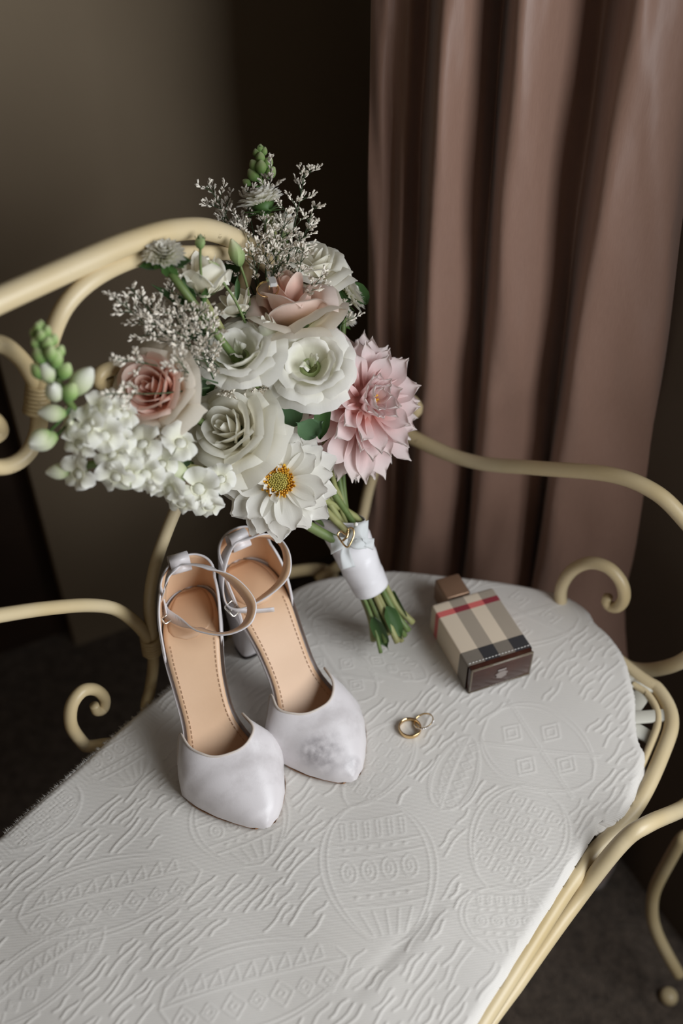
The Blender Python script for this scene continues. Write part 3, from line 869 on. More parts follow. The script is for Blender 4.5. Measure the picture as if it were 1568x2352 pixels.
    # smooth the closed end into a round back
    for k in range(41):
        t = -1+2*k/40
        if abs(t) < .45:
            q = t/.45
            path[k] = (math.copysign(abs(math.sin(q*PI/2))**.85, q)*(fw(.026)+.0012), .024*(1-math.cos(q*PI/2)**1.0)*1.0 - .0012)
    X = np.zeros((11, 41, 3))
    for i in range(41):
        t = abs(-1+2*i/40)
        hgt = .037*(1-t**1.35) + .011
        if t > .8: hgt = -.004 + (hgt+.004)*math.sqrt(max(0, 1-((t-.8)/.2)**2))
        y = path[i, 1]
        for j in range(11):
            k = j/10
            lean = 1 - .05*k*(1-t)
            X[j, i] = (path[i, 0]*lean + fc(max(y, 0), inner), y + .007*k*(1-t), fz(max(y, 0)) - .006 + (hgt+.006)*k)
    v, f, uv = grid_geo(X)
    o = link('heel_counter', mesh('heel_counter', v, f, [M_satin, M_tan], True, uv), root)
    solid(o, .0016, 1, 1, 0)
    tube('topline_piping', [X[10, i] for i in range(41)], .0010, M_satin, root, n=3, sides=8, local=True)
    # ankle strap: a closed band, lined in tan
    P = crs(strap_pts, 8, True); c = P.mean(0)
    n = len(P)
    w = .0122
    outer, inn = [], []
    front = -dirv
    vs, fs = [], []
    for i, p in enumerate(P):
        r = p-c; r[2] = 0; r /= np.linalg.norm(r)
        fr = float(r[:2] @ dirv)
        lean = .95*np.clip(fr*1.25+.05, -1, 1)
        wv = np.array((0, 0, math.cos(lean))) + r*math.sin(lean)
        nv = r*math.cos(lean) - np.array((0, 0, math.sin(lean)))
        a, b2 = p - wv*w/2, p + wv*w/2
        th = .00075
        vs += [a+nv*th, b2+nv*th, b2-nv*th, a-nv*th]
    mi = []
    for i in range(n):
        j = (i+1) % n
        for k in range(4):
            l = (k+1) % 4
            fs.append((i*4+k, j*4+k, j*4+l, i*4+l)); mi.append(1 if k == 2 else 0)
    link('ankle_strap', mesh('ankle_strap', rebase(vs, root), fs, [M_satin, M_tan], True, None, mi), root, label='thin satin ankle strap with tan lining')
    # loop at the back of the counter that holds the strap
    kp = Vector(keeper_at)
    M = Matrix.Translation(kp) @ Matrix.Rotation(yaw - PI/2, 4, 'Z') @ Matrix.Rotation(.5*1, 4, 'X')
    ring = [(.0, .0045), (.0035, .0055), (.0055, .0), (.0035, -.0055), (0, -.0060), (-.0035, -.0055), (-.0050, 0), (-.0035, .0055)]
    mbk = MB(); vs = []; fs = []
    q = crs([(a, b, 0) for a, b in ring], 3, True)
    for xx in (-.0090, .0090):
        vs += [(xx, p[1]*1.15, p[0]*1.6) for p in q]
    L = len(q)
    fs = [(i, (i+1) % L, L+(i+1) % L, L+i) for i in range(L)]
    mbk.add((vs, fs), M)
    o = mbk.build('strap_loop', [M_satin, M_tan], root); solid(o, .0012, 0)
    # buckle and the free end of the strap
    bp_ = Vector(buckle)
    Mb = Matrix.Translation(bp_) @ Matrix.Rotation(yaw + .4, 4, 'Z') @ Matrix.Rotation(.6, 4, 'Y')
    rect = [(-.006, -.0052, 0), (.006, -.0052, 0), (.006, .0052, 0), (-.006, .0052, 0)]
    mb = MB().add(tube_geo(np.array([np.array(rect[i])*(1-t) + np.array(rect[(i+1) % 4])*t for i in range(4) for t in (0.08, .5, .92)]), .0009, 6, True), Mb)
    mb.add(tube_geo([(0, -.005, .0004), (0, .005, .0008)], .0007, 6), Mb)
    mb.build('buckle', M_silver, root)
    fp = crs(free_end, 6)
    vs, fs, mi = [], [], []
    for i, p in enumerate(fp):
        tv = fp[min(i+1, len(fp)-1)]-fp[max(i-1, 0)]; tv /= np.linalg.norm(tv)
        wv = np.cross(tv, np.array((0, -.5, .85))); wv /= np.linalg.norm(wv)
        wv = np.array((0, -.35, .94)); nv = np.cross(tv, wv); nv /= np.linalg.norm(nv)
        k = .0040
        vs += [p-wv*k+nv*.0006, p+wv*k+nv*.0006, p+wv*k-nv*.0006, p-wv*k-nv*.0006]
    for i in range(len(fp)-1):
        for k in range(4):
            l = (k+1) % 4
            fs.append((i*4+k, i*4+4+k, i*4+4+l, i*4+l)); mi.append(1 if k == 2 else 0)
    fs += [(0, 1, 2, 3), tuple((len(fp)-1)*4+k for k in (3, 2, 1, 0))]; mi += [0, 0]
    link('strap_end', mesh('strap_end', rebase(vs, root), fs, [M_satin, M_tan], True, None, mi), root)
    return root

shoe('ankle_strap_heel', 'near pale satin ankle strap heel with pointed toe, in front of the other shoe', (-0.0643,0.4734,0.508), math.radians(-67.6), .0185, -1,
     (-0.1573,0.6219,0.609),
     [(-0.1388,0.6472,0.649), (-0.1192,0.6435,0.649), (-0.0975,0.6334,0.644), (-0.0826,0.6205,0.636), (-0.0785,0.6104,0.629), (-0.0853,0.6001,0.62), (-0.1046,0.5971,0.613), (-0.1287,0.6062,0.61), (-0.1527,0.62,0.61), (-0.1599,0.6271,0.616), (-0.1519,0.6212,0.652), (-0.1486,0.6447,0.646)],
     [(-0.1562,0.6212,0.611), (-0.1574,0.6254,0.622), (-0.1592,0.6309,0.636)], (-0.1444,0.6502,0.647), False, .885)
shoe('ankle_strap_heel', 'far pale satin ankle strap heel with scuffed pointed toe, nearer the bouquet', (0.0109,0.52,0.508), math.radians(-57.4), .0005, 1,
     (-0.0982,0.6303,0.609),
     [(-0.0903,0.675,0.652), (-0.0726,0.6781,0.654), (-0.0582,0.6781,0.649), (-0.0499,0.6636,0.644), (-0.0504,0.6479,0.636), (-0.0595,0.6401,0.626), (-0.0769,0.6333,0.615), (-0.0925,0.6283,0.61), (-0.1029,0.6318,0.612), (-0.1079,0.6474,0.624), (-0.1059,0.662,0.64), (-0.0996,0.6703,0.65)],
     [(-0.0973,0.6282,0.609), (-0.0803,0.6298,0.606), (-0.0609,0.6337,0.604)], (-0.0937,0.6759,0.65), True, .905)

# ================================================================ perfume bottle lying on its back
M_glassb = pm('dark_amber_glass', (.040, .014, .009), .10, coat=.3, var=(30, (.065, .024, .016), .4, .65))
M_rim = pm('clear_glass_rim', (.30, .24, .17), .06, trans=.6, ior=1.5)
M_cap = pm('brushed_bronze', (.34, .21, .135), .38, metal=.55, bump=(300, .1, .0004))
M_thread = pm('white_thread', (.8, .78, .74), .7)
M_emblem = pm('frosted_emblem', (.26, .22, .20), .5)
def plaid_mat():
    m, nt, b, out = nodes('checked_cotton')
    tc = nt.nodes.new('ShaderNodeTexCoord'); sp = nt.nodes.new('ShaderNodeSeparateXYZ')
    nt.links.new(tc.outputs['Object'], sp.inputs[0])
    x, y, z = sp.outputs
    def band(s, lo, hi): return add_math(nt, 'MULTIPLY', add_math(nt, 'GREATER_THAN', s, lo), add_math(nt, 'LESS_THAN', s, hi))
    gx = add_math(nt, 'MAXIMUM', band(x, -.0155, .0005), band(x, .0165, .0342))
    dy = band(y, -.01, .0235)
    ry = band(y, .0715, .0785)
    # twill: fine diagonal ribs mix thread colours
    d = add_math(nt, 'ADD', x, add_math(nt, 'ADD', y, z))
    fr = add_math(nt, 'FRACT', add_math(nt, 'MULTIPLY', d, 900.0))
    tw = add_math(nt, 'GREATER_THAN', fr, .5)
    cov = add_math(nt, 'MULTIPLY', add_math(nt, 'ADD', add_math(nt, 'MULTIPLY', gx, .85), add_math(nt, 'MULTIPLY', dy, 1.3)), add_math(nt, 'MULTIPLY_ADD', tw, .2, .48), clamp=True)
    both = add_math(nt, 'MULTIPLY', gx, dy)
    cov = add_math(nt, 'MAXIMUM', cov, add_math(nt, 'MULTIPLY', both, .985))
    mx = nt.nodes.new('ShaderNodeMix'); mx.data_type = 'RGBA'
    mx.inputs[6].default_value = (.66, .55, .42, 1); mx.inputs[7].default_value = (.018, .016, .018, 1)
    nt.links.new(cov, mx.inputs[0])
    rr = nt.nodes.new('ShaderNodeMix'); rr.data_type = 'RGBA'
    rr.inputs[6].default_value = (.62, .12, .11, 1); rr.inputs[7].default_value = (.24, .012, .025, 1)
    nt.links.new(gx, rr.inputs[0])
    m2 = nt.nodes.new('ShaderNodeMix'); m2.data_type = 'RGBA'
    nt.links.new(ry, m2.inputs[0]); nt.links.new(mx.outputs[2], m2.inputs[6]); nt.links.new(rr.outputs[2], m2.inputs[7])
    nt.links.new(m2.outputs[2], b.inputs['Base Color'])
    bp = nt.nodes.new('ShaderNodeBump'); bp.inputs['Strength'].default_value = .3; bp.inputs['Distance'].default_value = .0003
    nt.links.new(fr, bp.inputs['Height']); nt.links.new(bp.outputs['Normal'], b.inputs['Normal'])
    b.inputs['Roughness'].default_value = .85; b.inputs['Sheen Weight'].default_value = .2
    return m

bx = np.array((0.1213,0.616,0.5)); bdir = math.radians(20.9)
ex = np.array((math.cos(bdir), math.sin(bdir), 0)); ey = np.array((-ex[1], ex[0], 0))
PB = thing('perfume_bottle', 'perfume bottle wrapped in beige checked fabric lying on the white cloth', 'bottle', tuple(bx + ex*.0345 + np.array((0, 0, .0008))), bdir)
MB().add(box_geo(0, .044, .0175, .0660, .0870, .0335, .0016)).build('glass_body', M_glassb, PB, True, label='dark amber glass body')
# thick clear rim around the base of the glass
mb = MB()
for c, s in (((0, .0012, .0335), (.0665, .0022, .0022)), ((0, .0012, .0012), (.0665, .0022, .0022)), ((-.0322, .0012, .0175), (.0022, .0022, .0300)), ((.0322, .0012, .0175), (.0022, .0022, .0300))):
    mb.add(box_geo(*c, *s, .0006, 1))
mb.build('glass_rim', M_rim, PB, True)
# fabric sleeve: open-ended shell around the body
def sleeve():
    prof = []
    for k in range(4):
        cx, cz = ((.0322, .0330), (-.0322, .0330), (-.0322, .0022), (.0322, .0022))[k]
        for i in range(5):
            a = PI/2*(k + i/4)
            prof.append((cx + .0022*math.cos(a), cz + .0022*math.sin(a)))
    L = len(prof); yy = np.concatenate([np.linspace(.0065, .0870, 14), [.0890, .0898]])
    vs, fs = [], []
    for j, y in enumerate(yy):
        k = 1.0 if j < 14 else (.985, .955)[j-14]
        for px, pz in prof: vs.append((px*k, y, .0176 + (pz-.0176)*k))
    for j in range(len(yy)-1):
        for i in range(L):
            l = (i+1) % L
            fs.append((j*L+i, j*L+l, (j+1)*L+l, (j+1)*L+i))
    fs.append(tuple((len(yy)-1)*L+i for i in range(L)))
    return vs, fs
o = MB().add(sleeve()).build('fabric_sleeve', plaid_mat(), PB, True, label='beige, grey and red checked fabric sleeve')
mb = MB()
for k in range(19):
    x = -.0310 + k*.00345
    mb.add(box_geo(x, .0090, .0354, .0022, .0005, .0005))
mb.build('stitching', M_thread, PB, True, kind='stuff')
mb = MB().add(box_geo(0, .0925, .0175, .016, .006, .016, .002)); mb.build('collar', M_rim, PB, True)
MB().add(box_geo(-.001, .1095, .0175, .0270, .0290, .0280, .0022, 3)).build('cap', M_cap, PB, True, label='square bronze cap')
# small frosted crest on the base of the glass: bar above a ragged shield
mb = MB().add(box_geo(0, -.0002, .0232, .0092, .0008, .0022, .0003, 1))
sh = [(-.0068, .0178), (-.0030, .0205), (.0030, .0205), (.0068, .0178), (.0048, .0160), (.0056, .0135), (.0018, .0118), (0, .0108), (-.0018, .0118), (-.0056, .0135), (-.0048, .0160)]
n = len(sh); vs = [(x, y, z) for y in (-.0005, .0006) for x, z in sh]
mb.add((vs, [tuple(range(n)), tuple(range(2*n-1, n-1, -1))] + [(i, n+i, n+(i+1) % n, (i+1) % n) for i in range(n)]))
mb.build('frosted_crest', M_emblem, PB, True, smooth=False)

# ================================================================ rings
M_gold = pm('polished_gold', (.88, .64, .34), .14, metal=1)
M_gem = pm('clear_gem', (.95, .92, .90), .06, metal=.35, trans=.3, ior=2.2)
def band_geo(r, th, h, seg=64):
    prof = [(r, -h/2), (r+th*.8, -h/2), (r+th, -h/2+.0004), (r+th, h/2-.0004), (r+th*.8, h/2), (r, h/2)]
    vs, fs = [], []
    for i in range(seg):
        a = 2*PI*i/seg
        for rr, z in prof: vs.append((rr*math.cos(a), rr*math.sin(a), z))
    m = len(prof)
    for i in range(seg):
        j = (i+1) % seg
        for k in range(m):
            l = (k+1) % m
            fs.append((i*m+k, j*m+k, j*m+l, i*m+l))
    return vs, fs
def gem_geo(r, h):
    vs = [(0, 0, -h*.6)] + [(r*math.cos(PI*k/4), r*math.sin(PI*k/4), 0) for k in range(8)] + [(r*.6*math.cos(PI*k/4+.39), r*.6*math.sin(PI*k/4+.39), h*.4) for k in range(8)]
    fs = [(0, 1+(k+1) % 8, 1+k) for k in range(8)] + [(1+k, 1+(k+1) % 8, 9+k) for k in range(8)] + [(1+(k+1) % 8, 9+(k+1) % 8, 9+k) for k in range(8)] + [tuple(9+k for k in range(8))]
    return vs, fs
c1 = (0.0638,0.5758,0.5034)
R1 = thing('wedding_ring', 'plain wide gold wedding band lying flat on the white cloth', 'ring', c1)
MB().add(band_geo(.0094, .0013, .0046)).build('band', M_gold, R1, True)
c2 = np.array((0.0771,0.5822,0.5055))
R2 = thing('wedding_ring', 'thin gold ring set with small diamonds leaning on the plain band', 'ring', tuple(c2))
tl = Matrix.Rotation(math.radians(-22), 4, (.35, .94, 0))
o = MB().add(band_geo(.0086, .0009, .0017)).build('band', M_gold, R2, True); o.matrix_basis = tl
for k in range(14):
    a = -PI*.98 + k*PI*.80/13*1.0 + .25
    Mg = tl @ Matrix.Rotation(a, 4, 'Z') @ Matrix.Translation((.0098, 0, 0)) @ Matrix.Rotation(PI/2, 4, 'Y')
    if k == 0: gm = mesh('diamond', *gem_geo(.0011, .0014), M_gem, False)
    link('diamond', gm, R2, Mg)

# ================================================================ the bouquet
WHT = (.82, .80, .755); CRM = (.80, .75, .62); GRN = (.50, .56, .30)
M_rose_w = petal_mat('white_rose_petal', [(0, (.84, .80, .60)), (.35, (.92, .88, .74)), (1, (.95, .93, .85))])
M_rose_p = petal_mat('blush_rose_petal', [(0, (.82, .60, .42)), (.3, (.88, .52, .41)), (.75, (.89, .60, .50)), (1, (.89, .71, .62))])
M_rose_m = petal_mat('pale_blush_rose_petal', [(0, (.86, .64, .48)), (.5, (.90, .69, .59)), (1, (.93, .81, .75))])
M_rose_o = petal_mat('cream_outer_rose_petal', [(0, (.62, .62, .34)), (.4, (.80, .72, .56)), (1, (.84, .77, .67))])
M_lisi = petal_mat('lisianthus_petal', [(0, (.62, .64, .38)), (.25, (.88, .86, .72)), (1, (.93, .91, .86))])
M_lisi_g = petal_mat('green_white_bud_petal', [(0, (.46, .56, .26)), (.35, (.68, .72, .50)), (1, (.83, .81, .74))])
M_dahl_w = petal_mat('white_dahlia_petal', [(0, (.80, .68, .25)), (.12, (.88, .84, .66)), (.3, (.93, .915, .85)), (1, (.94, .92, .87))])
M_dahl_p = petal_mat('pink_dahlia_petal', [(0, (.82, .42, .36)), (.3, (.86, .64, .62)), (.7, (.87, .74, .73)), (1, (.87, .79, .75))])
M_mum = petal_mat('white_mum_petal', [(0, (.62, .64, .30)), (.4, (.88, .86, .74)), (1, (.94, .92, .87))], .5)
M_snap = petal_mat('snapdragon_petal', [(0, (.54, .64, .30)), (.35, (.88, .87, .70)), (1, (.93, .92, .87))], .35)
M_snapbud = petal_mat('snapdragon_bud', [(0, (.12, .26, .05)), (.5, (.30, .44, .14)), (1, (.60, .68, .36))], .2)
M_budg = petal_mat('green_bud', [(0, (.16, .26, .07)), (.6, (.42, .52, .24)), (1, (.70, .70, .46))], .2)
M_leaf = petal_mat('leaf_green', [(0, (.035, .085, .02)), (1, (.06, .13, .035))], .2, .45)
M_leaf2 = petal_mat('eucalyptus_green', [(0, (.07, .14, .06)), (1, (.10, .19, .09))], .15, .5)
M_stem = pm('green_stem', (.10, .155, .04), .5, var=(40, (.17, .22, .08), .4, .65))
M_stem2 = pm('olive_stem', (.29, .30, .12), .55, var=(30, (.20, .17, .07), .45, .7))
M_twig = pm('dark_green_twig', (.045, .075, .03), .6)
M_calyx = pm('calyx_green', (.06, .13, .03), .55)
M_statice = pm('off_white_statice', (.82, .76, .66), .8)
M_yellow = pm('yellow_florets', (.80, .47, .05), .6, var=(160, (.62, .28, .02), .4, .65))
M_disc = pm('olive_yellow_disc', (.50, .42, .10), .7)
M_ribbon = satin_mat('white_satin_ribbon', (.80, .78, .80), (.72, .70, .72), .26)
M_organza = petal_mat('white_organza', [(0, (.85, .87, .87)), (1, (.88, .90, .90))], .45, .5)
M_blue = pm('pale_blue_stone', (.50, .76, .86), .3)

BQ = thing('bridal_bouquet', 'white and blush bridal bouquet with satin wrapped stems leaning on the bench back', 'bouquet', (0.0511,0.6895,0.505))
BINV = BQ.matrix_basis.inverted()
rnd = random.Random(5)

def flower(name, pos, nrm, spin, geo, mats, label=None, local_off=0.0):
    """a flower of the bouquet; its own mesh is the green calyx or disc"""
    M = BINV @ frame_to(pos, nrm, spin) @ Matrix.Translation((0, 0, local_off))
    return link(name, mesh(name, geo[0], geo[1], mats), BQ, M, None, label)

def smooth01(x): x = np.clip(x, 0, 1); return x*x*(3-2*x)

def cup_petal(R, r, z0, h, W, flare, roll, ruffle=0.0, seed=0, point=0.0, nu=15, nv=12, dome=.42, twist=.03):
    rg = np.random.default_rng(seed)
    u = np.linspace(-1, 1, nu)[None, :]; v = np.linspace(0, 1, nv)[:, None]**.9
    rho = R*(r*(.30+.70*smooth01(v/.55)) + flare*np.clip((v-.25)/.75, 0, None)**1.9 + roll*v**6 + twist*u)
    top = 1 - dome*np.abs(u)**2.6 + point*(1-np.abs(u))**2
    z = R*(z0 + h*v*top*(1-.10*v) - flare*.22*v**4 - roll*.9*v**7)
    th = u*W*(.52+.48*np.sin(PI*np.clip(v*.68+.12, 0, 1)))
    if ruffle:
        ph = rg.uniform(0, 6, 4)
        wob = (np.sin(5*u+ph[0]) + .7*np.sin(9*u+ph[1]) + .5*np.sin(15*u+ph[2]))*v**3
        rho = rho + R*ruffle*wob; z = z + R*ruffle*.8*(np.sin(6*u+ph[3]) + .6*np.sin(13*u+ph[1]))*v**3
    X = np.stack([rho*np.cos(th), rho*np.sin(th), z + 0*th], -1)
    # broad waves so that no two petals are alike
    X[..., 2] += R*.02*np.sin(3*u+rg.uniform(0, 6))*v
    return grid_geo(X)

def calyx_geo(R, n=5, up=.35):
    mb = MB().add(lathe_geo([(.0015, -.012), (.0022, -.004), (R*.22, 0), (R*.30, R*.12), (R*.2, R*.2)], 10))
    for k in range(n):
        a = 2*PI*k/n
        X = np.zeros((5, 3, 3))
        for j in range(5):
            t = j/4; w = R*.13*math.sin(PI*(t*.85+.12))
            for i in range(3):
                X[j, i] = (R*.2+R*.42*t, (i-1)*w, R*(.02+up*t*t) - abs(i-1)*.0006)
        v, f, _ = grid_geo(X)
        mb.add((v, f), Matrix.Rotation(a, 4, 'Z'))
    return mb.v, mb.f

def layered(name, label, pos, nrm, R, layers, seed, sink=.5, spin=None, dome=.42):
    """rose-like flower from rings of cupped petals. layer: (count, r, z0, h, W, flare, roll, ruffle, point, material)"""
    rg = random.Random(seed)
    p = np.array(pos) - np.array(nrm)*R*sink
    fl = flower(name, p, nrm, rg.uniform(0, 6) if spin is None else spin, calyx_geo(R), M_lisi_g if name == 'lisianthus' else M_calyx, label)
    a0 = 0
    for li, (c, r, z0, h, W, fla, roll, ruf, pt, mt) in enumerate(layers):
        nm = min(c, 3)
        shared = []
        for k in range(nm):
            g = cup_petal(R, r*rg.uniform(.96, 1.05), z0, h*rg.uniform(.95, 1.05), W*rg.uniform(.93, 1.07), fla*rg.uniform(.8, 1.2), roll*rg.uniform(.6, 1.4), ruf, seed*31+li*7+k, pt, dome=dome)
            shared.append(mesh('petal', g[0], g[1], mt, True, g[2]))
        a0 += rg.uniform(.5, 1.2)
        for k in range(c):
            a = a0 + 2*PI*k/c + rg.uniform(-.12, .12)
            M = Matrix.Rotation(a, 4, 'Z') @ Matrix.Rotation(rg.uniform(-.05, .05), 4, 'X')
            link('petal', shared[k % nm], fl, M)
    return fl

def rose_layers(inner, outer, openness=1.0, n_out=5):
    o = openness
    return [(3, .10, .10, .92, 1.9, 0, 0, 0, .0, inner), (3, .20, .08, .96, 1.5, .01, .02, 0, .05, inner), (4, .31, .05, .98, 1.35, .05*o, .06, .004, .06, inner),
            (5, .43, .0, .99, 1.25, .09*o, .10*o, .008, .05, inner), (5, .55, -.04, .94, 1.15, .15*o, .14*o, .012, .06, inner), (5, .66, -.08, .84, 1.1, .22*o, .17*o, .014, .08, outer), (n_out, .75, -.10, .62, .92, .32*o, .18*o, .018, .10, outer)]

layered('rose', 'full cream white rose', (-0.0928,0.6678,0.7858), (-0.3795,-0.5075,0.7736), .0385, rose_layers(M_rose_w, M_rose_w, 1.0), 3, .55)
layered('rose', 'blush rose with cream outer petals', (-0.1436,0.6379,0.849), (-0.2996,-0.6258,0.7201), .0325, rose_layers(M_rose_p, M_rose_o, .9), 8, .55)
layered('rose', 'blush rose carrying the jewelled ring', (-0.0418,0.7484,0.8502), (-0.1604,0.236,0.9584), .0370, [(3, .14, .12, 1.30, 1.9, 0, 0, 0, .0, M_rose_p), (3, .30, .06, 1.36, 1.5, .02, .05, .006, .06, M_rose_p), (3, .48, .0, 1.32, 1.3, .05, .20, .012, .03, M_rose_m), (3, .62, -.06, 1.22, 1.2, .12, .26, .016, .03, M_rose_m), (4, .70, -.10, .95, 1.05, .30, .16, .014, .14, M_rose_o), (4, .72, -.10, .60, .95, .52, .12, .020, .14, M_rose_o)], 12, .50, dome=.32)
layered('rose', 'white rose high at the back', (-0.026,0.8074,0.8549), (0.1203,-0.0063,0.9927), .0315, rose_layers(M_rose_w, M_rose_w, 1.0), 17, .4)
layered('rose', 'upright white rose half open', (-0.1073,0.7202,0.8933), (0.0601,0.3713,0.9266), .0225, [(3, .15, .1, 1.35, 1.9, 0, 0, 0, 0, M_rose_w), (3, .34, 0, 1.45, 1.5, .02, .05, .004, .10, M_rose_w), (3, .55, -.05, 1.35, 1.25, .10, .12, .006, .12, M_rose_w), (4, .70, -.08, 1.15, 1.0, .14, .16, .006, .12, M_rose_w)], 22, .55)
layered('rose', 'small white rosebud', (-0.0861,0.7376,0.8606), (-0.4974,0.0966,0.8621), .0180, [(3, .15, .1, 1.25, 1.9, 0, 0, 0, 0, M_rose_w), (3, .36, 0, 1.3, 1.4, .05, .08, .006, .08, M_rose_w), (4, .62, -.05, 1.1, 1.1, .14, .16, .008, .1, M_rose_w)], 23, .55)
layered('rose', 'white rose tucked behind the dahlia', (-0.051,0.7173,0.7656), (0.1013,-0.531,0.8413), .0200, [(3, .2, .1, 1.0, 1.7, 0, 0, .006, 0, M_rose_w), (4, .45, 0, .95, 1.2, .12, .1, .008, .05, M_rose_w), (5, .66, -.05, .75, .95, .36, .1, .01, .05, M_rose_w)], 29, .5)
lis = [(2, .13, .10, .58, 1.0, .05, .08, .030, 0, M_lisi_g), (4, .48, -.05, .86, 1.15, .10, .10, .022, 0, M_lisi), (4, .57, -.06, .84, 1.1, .20, .14, .022, 0, M_lisi), (4, .64, -.07, .74, 1.0, .34, .16, .026, 0, M_lisi), (4, .68, -.08, .58, .95, .48, .16, .028, 0, M_lisi)]
layered('lisianthus', 'white ruffled lisianthus with a deep cup', (-0.0256,0.7089,0.8225), (0.0201,-0.4919,0.8704), .0315, lis, 31, .45, dome=.30)
layered('lisianthus', 'white ruffled lisianthus turned upward', (-0.0832,0.6987,0.8409), (-0.1811,-0.275,0.9442), .0300, lis, 37, .42, dome=.30)
layered('lisianthus', 'greenish white lisianthus bud', (-0.0616,0.7186,0.8476), (-0.4206,0.0889,0.9029), .0165, [(3, .2, .1, 1.55, 1.7, -.04, 0, .02, 0, M_lisi_g), (4, .50, 0, 1.6, 1.15, -.10, .06, .022, .0, M_lisi_g), (4, .66, -.05, 1.5, 1.05, -.16, .05, .02, .0, M_lisi_g)], 41, .8)
layered('lisianthus', 'white bud behind the sprigs', (-0.0505,0.864,0.8643), (0.2063,0.4068,0.8899), .0130, [(3, .3, 0, 1.7, 1.5, -.02, 0, .01, 0, M_lisi), (4, .6, -.05, 1.6, 1.1, -.08, .05, .01, 0, M_lisi)], 43, .6)

def blade(L, w, cup, arch, tip, ridge=0.0, notch=0.0, nu=7, nv=9, wav=0.0, seed=0, basew=.3):
    """strap petal along +x from the origin, face up (+z)"""
    rg = np.random.default_rng(seed)
    t = np.linspace(0, 1, nv)[:, None]; u = np.linspace(-1, 1, nu)[None, :]
    if tip == 'round': wd_ = np.where(t < .62, basew + (1-basew)*np.sin(PI/2*np.clip(t/.62, 0, 1)), np.sqrt(np.clip(1-((t-.62)/.40)**2, .02, 1)))
    elif tip == 'soft': wd_ = np.where(t < .6, basew + (1-basew)*np.sin(PI/2*np.clip(t/.6, 0, 1)), np.cos(PI/2*np.clip((t-.6)/.415, 0, 1))**.75)
    else: wd_ = basew*(1-t) + np.sin(PI*np.clip(t, 0, 1)**.85)**.85
    wd_ = w*np.clip(wd_, 0.05 if tip == 'point' else .1, 1.0)
    x = L*t*(1 + 0*u)
    x = x - L*.10*np.abs(u)**2*smooth01((t-.6)/.4) - L*notch*np.exp(-(u/.25)**2)*smooth01((t-.85)/.15)
    y = u*wd_
    z = cup*w*np.abs(u)**1.7*(1-.75*t*t) + arch*L*np.sin(PI*t*.5)**2 + ridge*w*np.cos(u*PI*2.2)*np.sin(PI*t)
    if wav: z = z + wav*L*np.sin(6*t+rg.uniform(0, 6)+2*u)*t**2; y = y + wav*L*.6*np.sin(5*t+rg.uniform(0, 6))*t
    return grid_geo(np.stack([x, y, z + 0*x], -1))

def ring_petals(fl, meshes, n, r0, z0, elev, a0=0.0, jit=.08, s=(.94, 1.06), name='petal', ejit=.06):
    for k in range(n):
        a = a0 + 2*PI*k/n + rnd.uniform(-jit, jit)
        M = Matrix.Rotation(a, 4, 'Z') @ Matrix.Translation((r0, 0, z0)) @ Matrix.Rotation(-elev + rnd.uniform(-ejit, ejit), 4, 'Y') @ Matrix.Rotation(rnd.uniform(-.18, .18), 4, 'X') @ Matrix.Scale(rnd.uniform(*s), 4)
        link(name, meshes[k % len(meshes)], fl, M)

# open white dahlia facing the camera
def white_dahlia():
    R = .0475
    disc = lathe_geo([(.002, -.020), (.010, -.008), (R*.24, -.001), (R*.22, .0022), (R*.14, .0046), (R*.05, .0056), (0, .0057)], 20)
    fl = flower('dahlia', (-0.0523,0.6551,0.7399), (-0.02,-0.7447,0.6671), .3, disc, M_disc, 'open white dahlia with yellow centre')
    mk = lambda L, w, cup, arch, seed, wav=.012: mesh('petal', *(lambda g: (g[0], g[1], M_dahl_w, True, g[2]))(blade(L, w, cup, arch, 'round', .035, .03, 9, 10, wav, seed)))
    A = [mk(R*.90, R*.24, .16, -.08, 1), mk(R*.86, R*.26, .20, -.12, 2), mk(R*.92, R*.23, .24, -.05, 3)]
    ring_petals(fl, A, 13, R*.17, -.006, .02, .1, .07)
    ring_petals(fl, A, 12, R*.16, -.0035, .16, .35, .08, (.88, .98))
    Bm = [mk(R*.76, R*.23, .28, -.05, 4), mk(R*.72, R*.22, .32, -.02, 5)]
    ring_petals(fl, Bm, 11, R*.15, -.0012, .34, .2, .12, (.85, 1.05))
    Cm = [mk(R*.36, R*.09, .9, .25, 6, .05), mk(R*.30, R*.07, 1.1, .35, 7, .06)]
    for a in (2.1, 2.6, 3.0, 3.5, 3.9, 4.4, 1.5):
        M = Matrix.Rotation(a, 4, 'Z') @ Matrix.Translation((R*.20, 0, .001)) @ Matrix.Rotation(-.95+rnd.uniform(-.3, .3), 4, 'Y') @ Matrix.Rotation(rnd.uniform(-.8, .8), 4, 'X')
        link('petal', Cm[int(a*10) % 2], fl, M)
    mb = MB(); mb2 = MB()
    for k in range(150):
        t = (k+.5)/150; r = R*.235*math.sqrt(t); a = k*2.39996
        h = .0026 + .0052*t**2.2; wv = .0009 + .0003*t
        tgt = mb2 if t < .45 else mb
        M = Matrix.Translation((r*math.cos(a), r*math.sin(a), .0052*(1-t))) @ Matrix.Rotation(a, 4, 'Z') @ Matrix.Rotation(.5*t+rnd.uniform(-.2, .2), 4, 'Y')
        tgt.add(([(wv, 0, 0), (0, wv, 0), (-wv, 0, 0), (0, -wv, 0), (wv*.8, wv*.8, h*.8), (-wv*.8, wv*.8, h*.9), (0, -wv, h*.85), (0, 0, h)],
                 [(0, 1, 4), (1, 2, 5), (2, 3, 6), (3, 0, 6), (0, 4, 6), (1, 5, 4), (2, 6, 5), (4, 5, 7), (5, 6, 7), (6, 4, 7)]), M)
    o = mb.build('stamen', M_yellow, fl, True, 'stuff', smooth=False)
    mb2.build('stamen', M_disc, fl, True, 'stuff', smooth=False)
white_dahlia()

